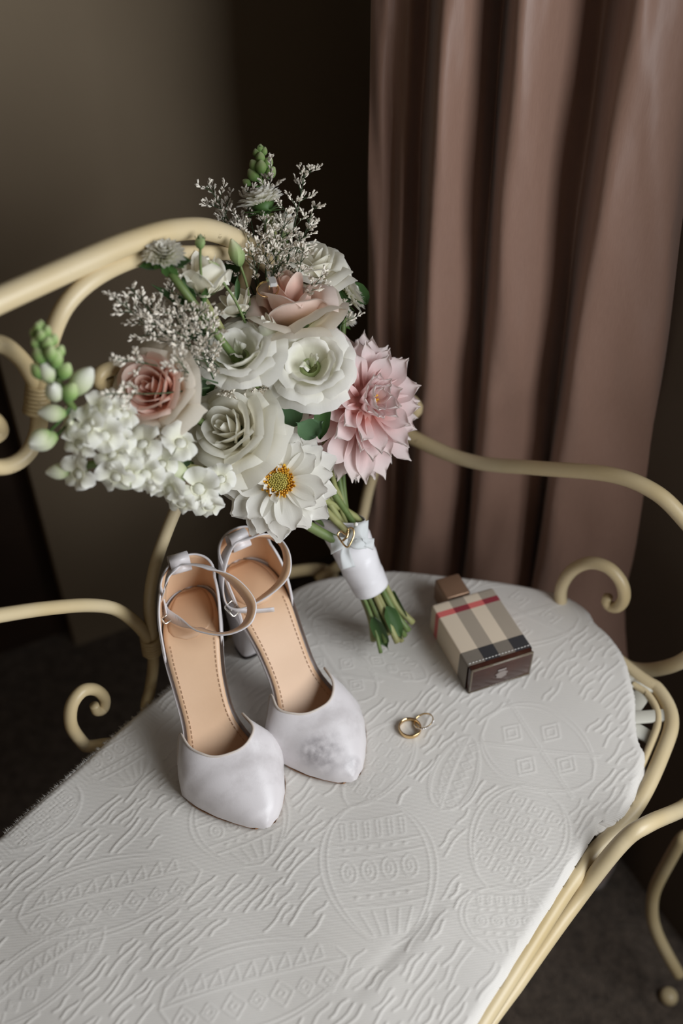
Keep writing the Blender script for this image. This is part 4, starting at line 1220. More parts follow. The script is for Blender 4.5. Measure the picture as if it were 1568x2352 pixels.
def pink_dahlia():
    R = .072
    core = lathe_geo([(.002, -.040), (.014, -.030), (.030, -.012), (.030, .004), (.018, .014), (0, .017)], 18)
    fl = flower('dahlia', (0.0148,0.7497,0.749), (0.6191,-0.5016,0.6042), 0, core, M_dahl_p, 'large pale pink dahlia seen from the side')
    mk = lambda L, w, cup, arch, seed, tip='soft', wav=.02: mesh('petal', *(lambda g: (g[0], g[1], M_dahl_p, True, g[2]))(blade(L, w, cup, arch, tip, .03, 0, 7, 10, wav, seed, .45)))
    A = [mk(R*.68, R*.165, .55, -.16, 1), mk(R*.64, R*.175, .5, -.10, 2), mk(R*.70, R*.155, .7, -.20, 3)]
    Bm = [mk(R*.56, R*.155, .7, -.06, 4), mk(R*.52, R*.165, .6, .02, 5), mk(R*.54, R*.15, .8, -.12, 6)]
    Cm = [mk(R*.34, R*.11, 1.1, .05, 7), mk(R*.30, R*.10, 1.2, .12, 8)]
    for (ms, n, r0, z0, el) in ((A, 17, .34, -.22, -.28), (A, 18, .36, -.12, -.02), (A, 17, .34, -.02, .22), (Bm, 16, .30, .06, .46), (Bm, 13, .24, .13, .72), (Cm, 11, .16, .19, 1.0), (Cm, 8, .09, .22, 1.22)):
        ring_petals(fl, ms, n, r0*R, z0*R, el, rnd.uniform(0, 1), .10, (.88, 1.08), 'petal', .13)
    mb = MB()
    for k in range(12):
        a = k*2.4; r = .004*math.sqrt(k/12)
        mb.add(tube_geo([(r*math.cos(a), r*math.sin(a), .012), (r*1.5*math.cos(a), r*1.5*math.sin(a), .024)], .0009, 5))
    mb.build('stamen', M_yellow, fl, True, 'stuff')
pink_dahlia()

# button chrysanthemums
def mum(pos, nrm, R, seed, flat=.62):
    rg = random.Random(seed)
    cal = MB().add(lathe_geo([(.0016, -R*.75), (.0022, -R*.5), (R*.30, -R*.30), (R*.45, -R*.05), (R*.30, R*.1)], 12))
    for k in range(9):
        g = blade(R*.75, R*.17, .3, .1, 'round', 0, 0, 3, 4, 0, k)
        cal.add((g[0], g[1]), Matrix.Rotation(2*PI*k/9+rg.uniform(-.2, .2), 4, 'Z') @ Matrix.Translation((R*.12, 0, -R*.32)) @ Matrix.Rotation(.05+rg.uniform(-.25, .25), 4, 'Y'))
    fl = flower('chrysanthemum', np.array(pos) - np.array(nrm)*R*.25, nrm, rg.uniform(0, 6), (cal.v, cal.f), M_calyx)
    vs, fs, uv = [], [], []
    rows = ((24, .95, -.02, .62, .05), (24, .90, .08, .60, .22), (22, .80, .17, .56, .42), (20, .66, .25, .48, .62), (17, .50, .32, .40, .85), (13, .34, .36, .32, 1.1), (9, .18, .39, .24, 1.3), (5, .08, .40, .2, 1.45))
    for n, rr, zz, L, el in rows:
        for k in range(n):
            a = 2*PI*(k+rg.uniform(-.3, .3))/n
            g = blade(L*R*rg.uniform(.85, 1.1), R*.125, .55, .18, 'round', 0, 0, 3, 5, 0, k)
            r0 = max(rr - L, .02)*R
            M = Matrix.Rotation(a, 4, 'Z') @ Matrix.Translation((r0, 0, zz*R*flat)) @ Matrix.Rotation(-el*.9 + rg.uniform(-.12, .12), 4, 'Y')
            b = len(vs)
            vs += [tuple(M @ Vector(p)) for p in g[0]]; fs += [tuple(b+i for i in q) for q in g[1]]; uv += [tuple(q) for q in g[2]]
    link('petals', mesh('petals', vs, fs, M_mum, True, uv), fl, None, 'stuff')
    return fl
mum((-0.1304,0.6897,0.9339), (0.1186,-0.0765,0.99), .0186, 1)
mum((-0.067,0.8106,0.9169), (-0.2513,0.4537,0.855), .0222, 2, .8)
mum((0.0094,0.8188,0.8231), (0.833,0.218,0.5086), .0226, 3)
mum((-0.0708,0.7154,0.7855), (0.0501,-0.148,0.9877), .0205, 4)
mum((0.0024,0.826,0.7941), (0.5599,-0.0649,0.826), .0160, 5)

# ---------------------------------------------------------------- stems, wrap and bow
AX0 = np.array((0.0536,0.6712,0.5152)); AX1 = np.array((-0.0004,0.7137,0.637))
axd = (AX1-AX0)/np.linalg.norm(AX1-AX0)
side = np.cross(axd, (0, 0, 1.0)); side /= np.linalg.norm(side); upv = np.cross(side, axd)
def axp(t, a=0.0, r=0.0): return AX0 + (AX1-AX0)*t + (side*math.cos(a) + upv*math.sin(a))*r
def stem(top, a, r, foot, rad, mat, mid=None):
    p = [axp(foot, a, r*1.55), axp(.28, a, r*1.0), axp(.62, a, r*.88), axp(1.0, a, r*.95)]
    t = np.array(top); q = p[-1]
    p += [q*.6 + t*.4 + (axd*.012)] + ([np.array(mid)] if mid else []) + [t]
    return tube('stem', p, rad, mat, BQ, n=5, sides=8)
tops = [(-0.0955,0.6874,0.7702), (-0.144,0.6588,0.8275), (-0.0428,0.7582,0.8314), (-0.0266,0.8174,0.8362), (-0.1086,0.7217,0.8729), (-0.0861,0.7459,0.8476), (-0.0266,0.7292,0.8003), (-0.0831,0.7135,0.8202), (-0.0616,0.7233,0.8306), (-0.0537,0.6713,0.7236), (0.0064,0.7625,0.7334), (-0.1272,0.6881,0.9176), (-0.0601,0.8151,0.8998), (0.0024,0.8216,0.8115), (-0.0724,0.7251,0.7666), (-0.0508,0.8606,0.8532), (-0.1613,0.6137,0.8011), (-0.178,0.6251,0.8133), (-0.0399,0.7293,0.7491)]
for k, t in enumerate(tops):
    a = k*2.39996; r = .0158*math.sqrt((k+.6)/len(tops))
    stem(t, a, r, rnd.uniform(-.03, .10) + (.03 if math.sin(a) > 0 else .0), rnd.uniform(.0020, .0034), M_stem2 if k % 2 == 0 else M_stem)
# two thick cut stems crossing above the ribbon, as in the spray of the white dahlia
tube('stem', [(-0.0374,0.6788,0.6729), (-0.0174,0.6816,0.6539), (0.0024,0.6833,0.6382)], .0047, M_stem, BQ, n=6, sides=10)
tube('stem', [(-0.0192,0.6917,0.6795), (-0.0036,0.6919,0.6577), (0.0125,0.6903,0.6369)], .0034, M_stem2, BQ, n=6, sides=10)
# leaf scraps caught under the ribbon end
for a, t0 in ((1.9, .34), (.6, .36), (2.8, .30)):
    g = blade(.040, .0075, .4, .05, 'point', 0, 0, 5, 7, .02, 3)
    M = BINV @ frame_to(axp(t0, a, .0165), side*math.cos(a)+upv*math.sin(a))
    xax = M.inverted().to_3x3() @ Vector(-axd)
    M = M @ Matrix.Rotation(math.atan2(xax[1], xax[0]), 4, 'Z')
    link('leaf', mesh('leaf', g[0], g[1], M_leaf, True, g[2]), BQ, M)
# satin ribbon: overlapping turns along the stems
nt_, ns_ = 34, 28
X = np.zeros((nt_, ns_+1, 3))
for j in range(nt_):
    t = j/(nt_-1)
    for i in range(ns_+1):
        a = 2*PI*i/ns_
        tilt = .10*math.sin(a+.6) if j in (0, 1) else 0
        tt = .45 + .60*t + (t**6)*.10*math.sin(a-2.1)
        r = .0172 + .0050*t + .0004*math.sin(3*a+9*t) + .0006*((t*4 + a/(2*PI)) % 1.0)
        X[j, i] = axp(tt, a, r)
g = grid_geo(X)
o = link('satin_wrap', mesh('satin_wrap', rebase(g[0], BQ), g[1], M_ribbon, True, g[2]), BQ, None, None, 'glossy white satin ribbon wrap'); solid(o, .0009, 1)
# organza bow
def bow_loop(p0, p1, p2, w0, w1, seed):
    c = crs([p0, p1, p2], 8); nrm = np.array((0,-0.6599,0.7514))
    n = len(c); X = np.zeros((n, 7, 3)); rg = np.random.default_rng(seed)
    for j in range(n):
        t = j/(n-1); tv = c[min(j+1, n-1)]-c[max(j-1, 0)]; tv /= np.linalg.norm(tv)
        sv = np.cross(tv, nrm); sv /= np.linalg.norm(sv)
        w = (w0*(1-t)+w1*t)
        for i in range(7):
            u = i/3-1
            X[j, i] = c[j] + sv*u*w + nrm*(.0022*math.sin(2.6*u+seed+4*t)*t + .003*math.sin(PI*t))
    return grid_geo(X)
bows = [((0.0064,0.6824,0.6431), (0.0163,0.686,0.6513), (0.0243,0.6881,0.6492), .003, .0110, 1), ((0.0064,0.6817,0.6438), (-0.0024,0.6782,0.6444), (-0.0103,0.6777,0.6439), .003, .0095, 2), ((0.0064,0.6804,0.6439), (0.0036,0.6745,0.6346), (0.0064,0.6704,0.6199), .0025, .0068, 3),
        ((0.0084,0.6819,0.6425), (0.0216,0.6827,0.6405), (0.0297,0.6848,0.6368), .0025, .0055, 4), ((0.0064,0.6825,0.6447), (0.0123,0.6784,0.6432), (0.0215,0.6804,0.6439), .003, .0062, 5)]
for q in bows:
    g = bow_loop(*[np.array(k) if isinstance(k, tuple) else k for k in q])
    o = link('bow_loop', mesh('bow_loop', rebase(g[0], BQ), g[1], M_organza, True, g[2]), BQ); solid(o, .0004, 0)
# brooch pinned on the wrap: gold heart of wire, pale blue stone, small gem and hanging chains
BR0 = Matrix.Translation((0.0051,0.6745,0.6537)) @ frame_to((0, 0, 0), (0,-0.6221,0.7829)).to_3x3().to_4x4()
br = MB()
heart = crs([(0, -.0075, 0), (-.006, -.001, .001), (-.0085, .004, .0012), (-.0055, .0068, .001), (-.001, .004, .001), (.001, .009, .0014), (.005, .0095, .0012), (.0062, .005, .001), (.0045, -.001, .001)], 6, True)
br.add(tube_geo(heart, .0009, 6, True), BR0); br.add(tube_geo(crs([(-.004, -.002, .0015), (0, .002, .0026), (.001, .008, .002)], 6), .0011, 6), BR0)
brooch = br.build('brooch', M_gold, BQ, label='small gold brooch with blue stone')
MB().add(lathe_geo([(0, -.002), (.0036, -.0010), (.0042, .0006), (.0026, .0024), (0, .0030)], 14), BR0 @ Matrix.Translation((.0030, .0058, .0034))).build('blue_stone', M_blue, brooch)
MB().add(gem_geo(.0022, .003), BR0 @ Matrix.Translation((.0008, -.0035, .0028))).build('gem', M_gem, brooch, smooth=False)
for k, (x0, L) in enumerate(((.0020, .022), (.0032, .026), (.0044, .030))):
    cb = MB()
    for i in range(int(L/.0016)):
        cb.add(box_geo(0, 0, 0, .0010, .0012, .0009), BR0 @ Matrix.Translation((x0+.0006*math.sin(i*.3), -.006-.0016*i, .0050)))
    cb.build('chain', M_gold, brooch)
MB().add(lathe_geo([(0, -.004), (.0010, -.001), (.0009, .001), (0, .004)], 8), BR0 @ Matrix.Translation((.0052, -.0370, .005)) @ Matrix.Rotation(PI/2, 4, 'X')).build('drop_bead', M_gold, brooch)
# pearl headed pin
MB().add(lathe_geo([(0, -.0022), (.0016, -.0014), (.0022, 0), (.0016, .0014), (0, .0022)], 12), Matrix.Translation((0.0131,0.6872,0.66))).build('pearl_pin', pm('pearl', (.80, .78, .74), .2, coat=.5), BQ)

# ---------------------------------------------------------------- leaves
def leaf(p0, p1, w, mat, nrm=(0,-0.4258,0.9048), arch=-.08, cup=.5, seed=0):
    p0, p1 = np.array(p0), np.array(p1); d_ = p1-p0; L = float(np.linalg.norm(d_))
    g = blade(L, w, cup, arch, 'point', 0, 0, 5, 8, .015, seed, .15)
    x = Vector(d_/L); z = Vector(nrm); z = (z - x*z.dot(x)).normalized(); y = z.cross(x)
    M = Matrix(((x[0], y[0], z[0], p0[0]), (x[1], y[1], z[1], p0[1]), (x[2], y[2], z[2], p0[2]), (0, 0, 0, 1)))
    return link('leaf', mesh('leaf', g[0], g[1], mat, True, g[2]), BQ, BINV @ M)
for q in (((-0.0213,0.6747,0.7711), (-0.0374,0.6814,0.7828), .0095, M_leaf2), ((-0.0304,0.6782,0.7706), (-0.0152,0.6869,0.7798), .0085, M_leaf2), ((-0.0389,0.6926,0.7684), (-0.0484,0.7114,0.7885), .0095, M_leaf2), ((-0.018,0.6851,0.7604), (-0.0144,0.7167,0.7869), .007, M_leaf), ((-0.0467,0.7054,0.7997), (-0.0574,0.7185,0.8167), .005, M_leaf2),
          ((-0.0413,0.6971,0.7879), (-0.0555,0.7091,0.808), .004, M_leaf2), ((-0.1224,0.6603,0.8071), (-0.1312,0.6582,0.8195), .008, M_leaf), ((-0.1613,0.6205,0.8084), (-0.161,0.6206,0.8232), .007, M_leaf), ((-0.1235,0.6888,0.9226), (-0.1097,0.6858,0.9297), .0045, M_leaf), ((-0.1369,0.6903,0.9199), (-0.1485,0.6825,0.9262), .004, M_leaf),
          ((-0.1158,0.7106,0.8757), (-0.122,0.7092,0.9035), .004, M_leaf), ((-0.1141,0.706,0.8707), (-0.1412,0.6959,0.9038), .0045, M_leaf), ((-0.0836,0.7303,0.8675), (-0.0832,0.7402,0.8855), .0022, M_leaf), ((-0.0803,0.7306,0.8385), (-0.0671,0.7608,0.8488), .008, M_leaf), ((-0.0528,0.7251,0.8033), (-0.0671,0.7086,0.7928), .01, M_leaf), ((-0.0608,0.746,0.811), (-0.0522,0.7119,0.8038), .011, M_leaf),
          ((-0.1102,0.7045,0.7958), (-0.1197,0.7062,0.8123), .010, M_leaf), ((-0.084,0.7288,0.7779), (-0.1053,0.7258,0.7893), .012, M_leaf), ((-0.0315,0.7288,0.7779), (-0.0184,0.7186,0.7669), .012, M_leaf), ((-0.0016,0.7927,0.8025), (-0.0094,0.8306,0.8285), .010, M_leaf), ((0.0219,0.8146,0.8113), (0.0062,0.8262,0.8311), .008, M_leaf), ((0.0101,0.8086,0.8195), (-0.0054,0.8134,0.832), .007, M_leaf),
          ((-0.0552,0.813,0.8388), (-0.0713,0.843,0.8563), .009, M_leaf), ((-0.084,0.7902,0.8437), (-0.099,0.8106,0.8657), .010, M_leaf), ((-0.1151,0.7426,0.822), (-0.1283,0.7441,0.8383), .010, M_leaf), ((-0.1239,0.642,0.7728), (-0.138,0.6291,0.7882), .008, M_leaf), ((-0.0957,0.6501,0.7375), (-0.1125,0.6475,0.7494), .010, M_leaf), ((-0.1412,0.6818,0.7861), (-0.1247,0.6971,0.7879), .010, M_leaf)):
    leaf(*q)

# slender lisianthus buds on their own stems
def slim_bud(pts, L, w, seed, frac=.55):
    c = crs(pts, 6)
    st = MB().add(tube_geo(c, .0011, 7)).build('bud_stem', M_stem, BQ)
    tip = c[-1]; d_ = c[-1]-c[-3]; d_ /= np.linalg.norm(d_)
    prof = [(w*.25, 0), (w*.7, L*.12), (w, L*.35), (w*.9, L*.55), (w*.55, L*.8), (w*.12, L)]
    sides = 12; X = np.zeros((len(prof)*2, sides+1, 3)); zz = np.linspace(0, L, len(prof)*2)
    rr = np.interp(zz, [b for a, b in prof], [a for a, b in prof])
    for j in range(len(zz)):
        for i in range(sides+1):
            a = 2*PI*i/sides + 1.2*zz[j]/L; k = 1 + .10*math.cos(3*a - 2.5*zz[j]/L)
            X[j, i] = (rr[j]*k*math.cos(a), rr[j]*k*math.sin(a), zz[j])
    g = grid_geo(X); M = BINV @ frame_to(tip, d_)
    b = link('bud', mesh('bud', g[0], g[1], M_budg, True, g[2]), st, st.matrix_basis.inverted() @ M)
    cal = MB()
    for k in range(5):
        q = blade(L*frac, w*.22, .2, .0, 'point', 0, 0, 3, 5, .03, k)
        cal.add((q[0], q[1]), Matrix.Rotation(2*PI*k/5, 4, 'Z') @ Matrix.Translation((w*.35, 0, 0)) @ Matrix.Rotation(-1.30, 4, 'Y'))
    o = cal.build('sepals', M_calyx, st, True); o.matrix_basis = M
slim_bud([(-0.0751,0.7421,0.8479), (-0.0765,0.7463,0.87), (-0.081,0.7477,0.889)], .0235, .0064, 1)
slim_bud([(-0.0771,0.7215,0.8507), (-0.0846,0.7234,0.8718), (-0.0936,0.7234,0.8894), (-0.0966,0.7234,0.8953)], .0135, .0048, 2)
slim_bud([(-0.1073,0.7069,0.9011), (-0.1067,0.7071,0.9159), (-0.1067,0.7134,0.9226)], .0120, .0040, 3, .95)
tube('stem', [(-0.1024,0.7149,0.8363), (-0.1168,0.7051,0.8771), (-0.1272,0.6892,0.9188)], .0021, M_stem, BQ, n=6, sides=8)

# ---------------------------------------------------------------- statice sprigs
def floret_geo(L, w):
    return ([(0, 0, 0), (w, 0, L*.55), (-w*.5, w*.87, L*.55), (-w*.5, -w*.87, L*.55), (w*.9, w*.5, L), (-w*.9, w*.4, L*.95), (0, -w, L*1.02)],
            [(0, 2, 1), (0, 3, 2), (0, 1, 3), (1, 2, 4), (2, 3, 5), (3, 1, 6), (1, 4, 6), (2, 5, 4), (3, 6, 5)])
FL = floret_geo(.0042, .00085)
def sprig(p0, p1, n, seed, spread=.016, dens=9, bend=.0, start=.3, gl=1.0):
    rg = random.Random(seed); nr = np.random.default_rng(seed)
    p0, p1 = np.array(p0), np.array(p1); d_ = p1-p0; L = np.linalg.norm(d_); d_ /= L
    s1 = np.cross(d_, (0.3, .2, .9)); s1 /= np.linalg.norm(s1); s2 = np.cross(d_, s1)
    mid = (p0+p1)/2 + s1*bend
    c = crs([p0, mid, p1], 8)
    tw = MB(); fm = MB()
    tw.add(tube_geo(c, np.linspace(.0008, .0003, len(c)), 5))
    def cluster(a, b, k):
        dd = b-a; l = np.linalg.norm(dd); dd /= l
        for i in range(k):
            t = (i+.4)/k; ang = rg.uniform(0, 2*PI)
            lat = s1*math.cos(ang) + s2*math.sin(ang)
            dv = dd*.8 + lat*.55
            M = frame_to(a + dd*l*t + lat*.0004, dv, rg.uniform(0, 6)) @ Matrix.Scale(rg.uniform(.75, 1.2)*gl, 4)
            fm.add(FL, M)
    for k in range(n):
        t = start + (1-start)*(k+.3)/n
        q = c[min(int(t*(len(c)-1)), len(c)-1)]
        ang = k*2.4 + rg.uniform(-.5, .5); lat = s1*math.cos(ang) + s2*math.sin(ang)
        l = spread*rg.uniform(.6, 1.15)*(1.15-.6*t)
        e = q + (d_*.75 + lat*.85)*l
        tw.add(tube_geo([q, q*.5+e*.5 + d_*.001, e], .00035, 4))
        cluster(q*.45+e*.55, e + (e-q)*.35, dens)
        if rg.random() < .6:
            e2 = q*.5 + e*.5 + (d_*.6 - lat*.3 + s2*rg.uniform(-.7, .7))*l*.6
            tw.add(tube_geo([q*.5+e*.5, e2], .0003, 4)); cluster(q*.3+e*.2+e2*.5, e2, max(dens-3, 3))
    cluster(c[-5], c[-1], dens)
    o = tw.build('statice_sprig', M_twig, BQ)
    f = fm.build('florets', M_statice, o, True, 'stuff', smooth=False)
    f.data.transform(o.matrix_basis.inverted() @ BINV)
    return o
SP = [((-0.054,0.78,0.8327), (-0.0295,0.8366,0.9302), 9, .020, 0, .45), ((-0.0503,0.7825,0.8355), (-0.0229,0.8248,0.9028), 6, .016, 0, .5), ((-0.0653,0.7953,0.8492), (-0.0608,0.8638,0.9227), 8, .016, 0, .4), ((-0.0727,0.7953,0.8492), (-0.1102,0.8212,0.921), 10, .018, .004, .4),
      ((-0.0719,0.7814,0.849), (-0.0856,0.7942,0.9066), 9, .020, 0, .3), ((-0.0645,0.7839,0.8517), (-0.062,0.7895,0.909), 10, .020, 0, .3), ((-0.0608,0.7814,0.849), (-0.0447,0.8037,0.9095), 10, .020, 0, .3), ((-0.0675,0.7676,0.8489), (-0.0736,0.7659,0.8983), 9, .020, 0, .25), ((-0.0601,0.7651,0.8462), (-0.051,0.7704,0.8959), 9, .020, 0, .25),
      ((-0.0727,0.7825,0.8355), (-0.0946,0.7844,0.8962), 9, .018, 0, .3), ((-0.084,0.7953,0.8492), (-0.1023,0.8201,0.9052), 7, .016, 0, .4), ((-0.054,0.7902,0.8437), (-0.0345,0.7976,0.881), 7, .016, 0, .3), ((-0.069,0.8004,0.8547), (-0.0831,0.8396,0.9113), 6, .014, 0, .4), ((-0.0565,0.7776,0.8596), (-0.0475,0.7632,0.8881), 6, .018, 0, .1),
      ((-0.0388,0.7385,0.8543), (-0.0147,0.746,0.8813), 5, .012, 0, .4), ((-0.0413,0.741,0.8569), (-0.0297,0.7686,0.8968), 5, .012, 0, .5),
      ((-0.1141,0.6757,0.8382), (-0.1645,0.6656,0.908), 9, .017, .004, .45), ((-0.1175,0.6803,0.8432), (-0.159,0.6892,0.9041), 8, .014, 0, .45), ((-0.119,0.6957,0.845), (-0.133,0.7035,0.8974), 8, .016, 0, .35), ((-0.1141,0.6827,0.8457), (-0.128,0.6813,0.8882), 10, .020, 0, .25), ((-0.1073,0.6827,0.8457), (-0.1132,0.6835,0.8906), 10, .020, 0, .25), ((-0.1107,0.678,0.8407), (-0.1392,0.6585,0.8932), 10, .019, 0, .3),
      ((-0.1039,0.6803,0.8432), (-0.1001,0.6768,0.8834), 8, .016, 0, .3), ((-0.1141,0.6733,0.8357), (-0.1167,0.6604,0.8805), 9, .020, 0, .2), ((-0.1004,0.671,0.8332), (-0.1076,0.6602,0.873), 8, .017, 0, .2), ((-0.1244,0.6803,0.8432), (-0.1463,0.6933,0.8864), 8, .016, 0, .4),
      ((-0.097,0.6687,0.8307), (-0.1611,0.6115,0.894), 5, .010, .006, .62), ((-0.1026,0.6582,0.8342), (-0.1661,0.5901,0.8784), 4, .010, -.004, .70), ((-0.1113,0.6524,0.8426), (-0.1192,0.6213,0.8899), 5, .013, 0, .4),
      ((-0.0812,0.7095,0.8011), (-0.0659,0.6964,0.8018), 6, .012, 0, .2), ((-0.0667,0.6897,0.7799), (-0.0695,0.6964,0.8018), 5, .010, 0, .2), ((-0.0016,0.7901,0.7996), (0.0023,0.806,0.8166), 6, .014, 0, .2), ((-0.1513,0.6228,0.8109), (-0.1508,0.6095,0.8259), 4, .008, 0, .1), ((-0.1313,0.6228,0.8109), (-0.1348,0.6123,0.8215), 4, .008, 0, .1), ((-0.0924,0.6898,0.824), (-0.1047,0.6683,0.8596), 6, .014, 0, .3), ((-0.0864,0.7028,0.8233), (-0.0924,0.6802,0.8138), 5, .010, 0, .3)]
for k, (a, b, n, s, bd, st) in enumerate(SP): sprig(a, b, n, 100+k, s, 9, bd, st)

# ---------------------------------------------------------------- snapdragon spikes
def floret_mesh(seed):
    """two-lipped bloom: short tube, two upright upper lobes, three lower lobes, a puffed palate"""
    rg = np.random.default_rng(seed)
    vs, fs, uv = [], [], []
    def add(g):
        b = len(vs); vs.extend([tuple(p) for p in g[0]]); fs.extend([tuple(b+i for i in q) for q in g[1]]); uv.extend([tuple(q) for q in g[2]])
    prof = [(.10, -.30), (.22, -.22), (.27, .05), (.34, .30), (.42, .48)]
    X = np.array([[(r*math.cos(2*PI*i/10), r*math.sin(2*PI*i/10)*.9, z) for i in range(11)] for r, z in prof])
    g = grid_geo(X); g[2][:, 1] *= .4; add(g)
    for az, W, L, rise, refl in ((58, .80, .95, .62, .35), (122, .80, .95, .62, .35), (208, .74, .90, .20, .65), (270, .72, .80, .12, .75), (332, .74, .90, .20, .65)):
        a = math.radians(az + rg.uniform(-8, 8)); nu, nv = 7, 6
        X = np.zeros((nv, nu, 3)); ph = rg.uniform(0, 6, 3)
        for j in range(nv):
            t = j/(nv-1)
            for i in range(nu):
                u = i/3-1
                r = .30 + L*.86*t*(1-.16*abs(u)**2.4*t)
                z = .42 + rise*math.sin(t*PI*.55)*.6 - refl*.42*t*t + .20*math.sin(2.6*u+ph[0]+2*t)*t + .12*math.sin(6*u+ph[1])*t*t
                th = a + u*W*(.95-.10*t) + .05*math.sin(ph[2]+4*t)
                X[j, i] = (r*math.cos(th), r*math.sin(th), z)
        g = grid_geo(X); g[2][:, 1] = .4 + .6*g[2][:, 1]; add(g)
    X = np.array([[(.34*math.cos(q)*math.sin(p), -.04 + .33*math.sin(q)*math.sin(p), .34 + .22*math.cos(p)) for q in np.linspace(0, 2*PI, 9)] for p in np.linspace(0, PI*.7, 5)])
    g = grid_geo(X); g[2][:, 1] = .75; add(g)
    return mesh('floret', vs, fs, M_snap, True, uv)
FM = [floret_mesh(k) for k in range(5)]
def bud_mesh(L, w, mat):
    zz = np.linspace(0, 1, 7); X = np.array([[(w*math.sin(PI*min(z*.86+.1, 1))**.8*math.cos(2*PI*i/9)*(1+.12*math.cos(2*2*PI*i/9)), w*math.sin(PI*min(z*.86+.1, 1))**.8*math.sin(2*PI*i/9), L*z) for i in range(10)] for z in zz])
    g = grid_geo(X); return mesh('bud', g[0], g[1], mat, True, g[2])
M_snapw = petal_mat('snapdragon_white_bud', [(0, (.30, .44, .14)), (.4, (.66, .70, .46)), (1, (.84, .83, .76))], .3)
BM = [bud_mesh(.0135, .0052, M_snapbud), bud_mesh(.0185, .0062, M_snapw), bud_mesh(.0080, .0032, M_snapbud)]
sp_cal = [blade(.0065, .0022, .4, .1, 'point', 0, 0, 3, 4, 0, k) for k in range(2)]
def spike(name, label, path, flor, buds, rad=.0030):
    st = tube('flower_spike', path, rad, M_stem, BQ, n=8, sides=9, label=label)
    P = crs(path, 8)
    inv = (BINV.inverted() @ st.matrix_basis).inverted()
    cm = MB()
    for k, (p, nr, s) in enumerate(flor):
        M = inv @ frame_to(p, nr, rnd.uniform(-.35, .35)) @ Matrix.Scale(s, 4)
        link('floret', FM[k % 5], st, M)
        q = P[np.argmin(np.linalg.norm(P-np.array(p), axis=1))]
        e = np.array(p) - np.array(nr)*s*.3
        cm.add(tube_geo([q, (q+e)/2 + np.array((0, 0, .001)), e], .0010, 5))
        Mc = frame_to(e, nr)
        for i in range(5): cm.add(sp_cal[i % 2][:2], Mc @ Matrix.Rotation(2*PI*i/5, 4, 'Z') @ Matrix.Translation((.0008, 0, -.001)) @ Matrix.Rotation(-.95, 4, 'Y'))
    for p, nr, k, s in buds:
        M = inv @ frame_to(p, nr, rnd.uniform(0, 6)) @ Matrix.Scale(s, 4)
        link('bud', BM[k], st, M)
        Mc = frame_to(p, nr)
        for i in range(4): cm.add(sp_cal[i % 2][:2], Mc @ Matrix.Rotation(2*PI*i/4, 4, 'Z') @ Matrix.Translation((.0008, 0, -.0005)) @ Matrix.Rotation(-1.05, 4, 'Y'))
        q = P[np.argmin(np.linalg.norm(P-np.array(p), axis=1))]
        cm.add(tube_geo([q, p], .0009, 5))
    cm.build('sepals', M_calyx, st, True).data.transform(inv)
    return st
spike('snapdragon', 'white snapdragon spike with green budded tip',
      [(-0.1274,0.6599,0.792), (-0.1513,0.6285,0.817), (-0.1734,0.601,0.8388), (-0.185,0.5847,0.8654), (-0.1911,0.5786,0.8925), (-0.196,0.5828,0.9145), (-0.1987,0.5879,0.9318)],
      [((-0.1673,0.5938,0.8604), (0.2494,-0.2095,0.9455), .0125), ((-0.1773,0.5774,0.8575), (-0.1476,-0.6526,0.7432), .0135), ((-0.1682,0.5798,0.8498), (0.2049,-0.7818,0.5889), .0130), ((-0.1827,0.5735,0.8489), (-0.3042,-0.907,0.2912), .0120), ((-0.188,0.5795,0.8598), (-0.742,-0.3206,0.5888), .0115), ((-0.1585,0.5985,0.8508), (0.4216,-0.1802,0.8887), .0125), ((-0.1601,0.5878,0.8393), (0.2082,-0.9313,0.299), .0115),
       ((-0.1721,0.5847,0.8654), (-0.1009,-0.2831,0.9538), .0120)],
      [((-0.1907,0.5744,0.8733), (-0.9048,-0.3114,0.2904), 1, 1.0), ((-0.1989,0.5704,0.8573), (-0.848,-0.5217,-0.0932), 1, 1.1), ((-0.2022,0.5658,0.8641), (-0.647,-0.762,-0.0266), 1, .9), ((-0.1927,0.5679,0.8913), (0.101,-0.3893,0.9155), 1, 1.0), ((-0.1836,0.5756,0.8892), (0.642,0.3607,0.6765), 1, 1.25), ((-0.1849,0.5629,0.8932), (0.4969,0.4307,0.7534), 0, 1.0),
       ((-0.1937,0.5667,0.9047), (-0.1907,0.2366,0.9527), 1, .85), ((-0.1878,0.5728,0.9039), (0.4969,0.4307,0.7534), 0, .9), ((-0.1972,0.5663,0.9086), (-0.5883,0.3916,0.7075), 0, .9), ((-0.1895,0.5695,0.915), (0.3015,0.3964,0.8672), 0, .9), ((-0.1961,0.5698,0.9183), (-0.3885,0.3831,0.838), 0, .85), ((-0.1904,0.5692,0.9205), (0.0967,0.2399,0.966), 0, .8), ((-0.188,0.5744,0.9203), (0.4969,0.4307,0.7534), 2, 1.1), ((-0.1932,0.5734,0.9251), (0.1968,0.4217,0.8851), 0, .75),
       ((-0.1984,0.5757,0.9246), (-0.398,0.4652,0.7907), 2, 1.2), ((-0.192,0.5793,0.9255), (0.4041,0.5462,0.7338), 2, 1.1), ((-0.1961,0.5773,0.9293), (-0.0966,0.3431,0.9343), 2, 1.1), ((-0.201,0.5823,0.9287), (-0.3862,0.555,0.7367), 2, 1.0), ((-0.1949,0.5816,0.9309), (0.2952,0.4937,0.818), 2, 1.0), ((-0.1987,0.5821,0.9329), (-0.0976,0.5228,0.8468), 2, 1.0), ((-0.1984,0.5862,0.9329), (0,0.6058,0.7956), 2, .9)], .0026)
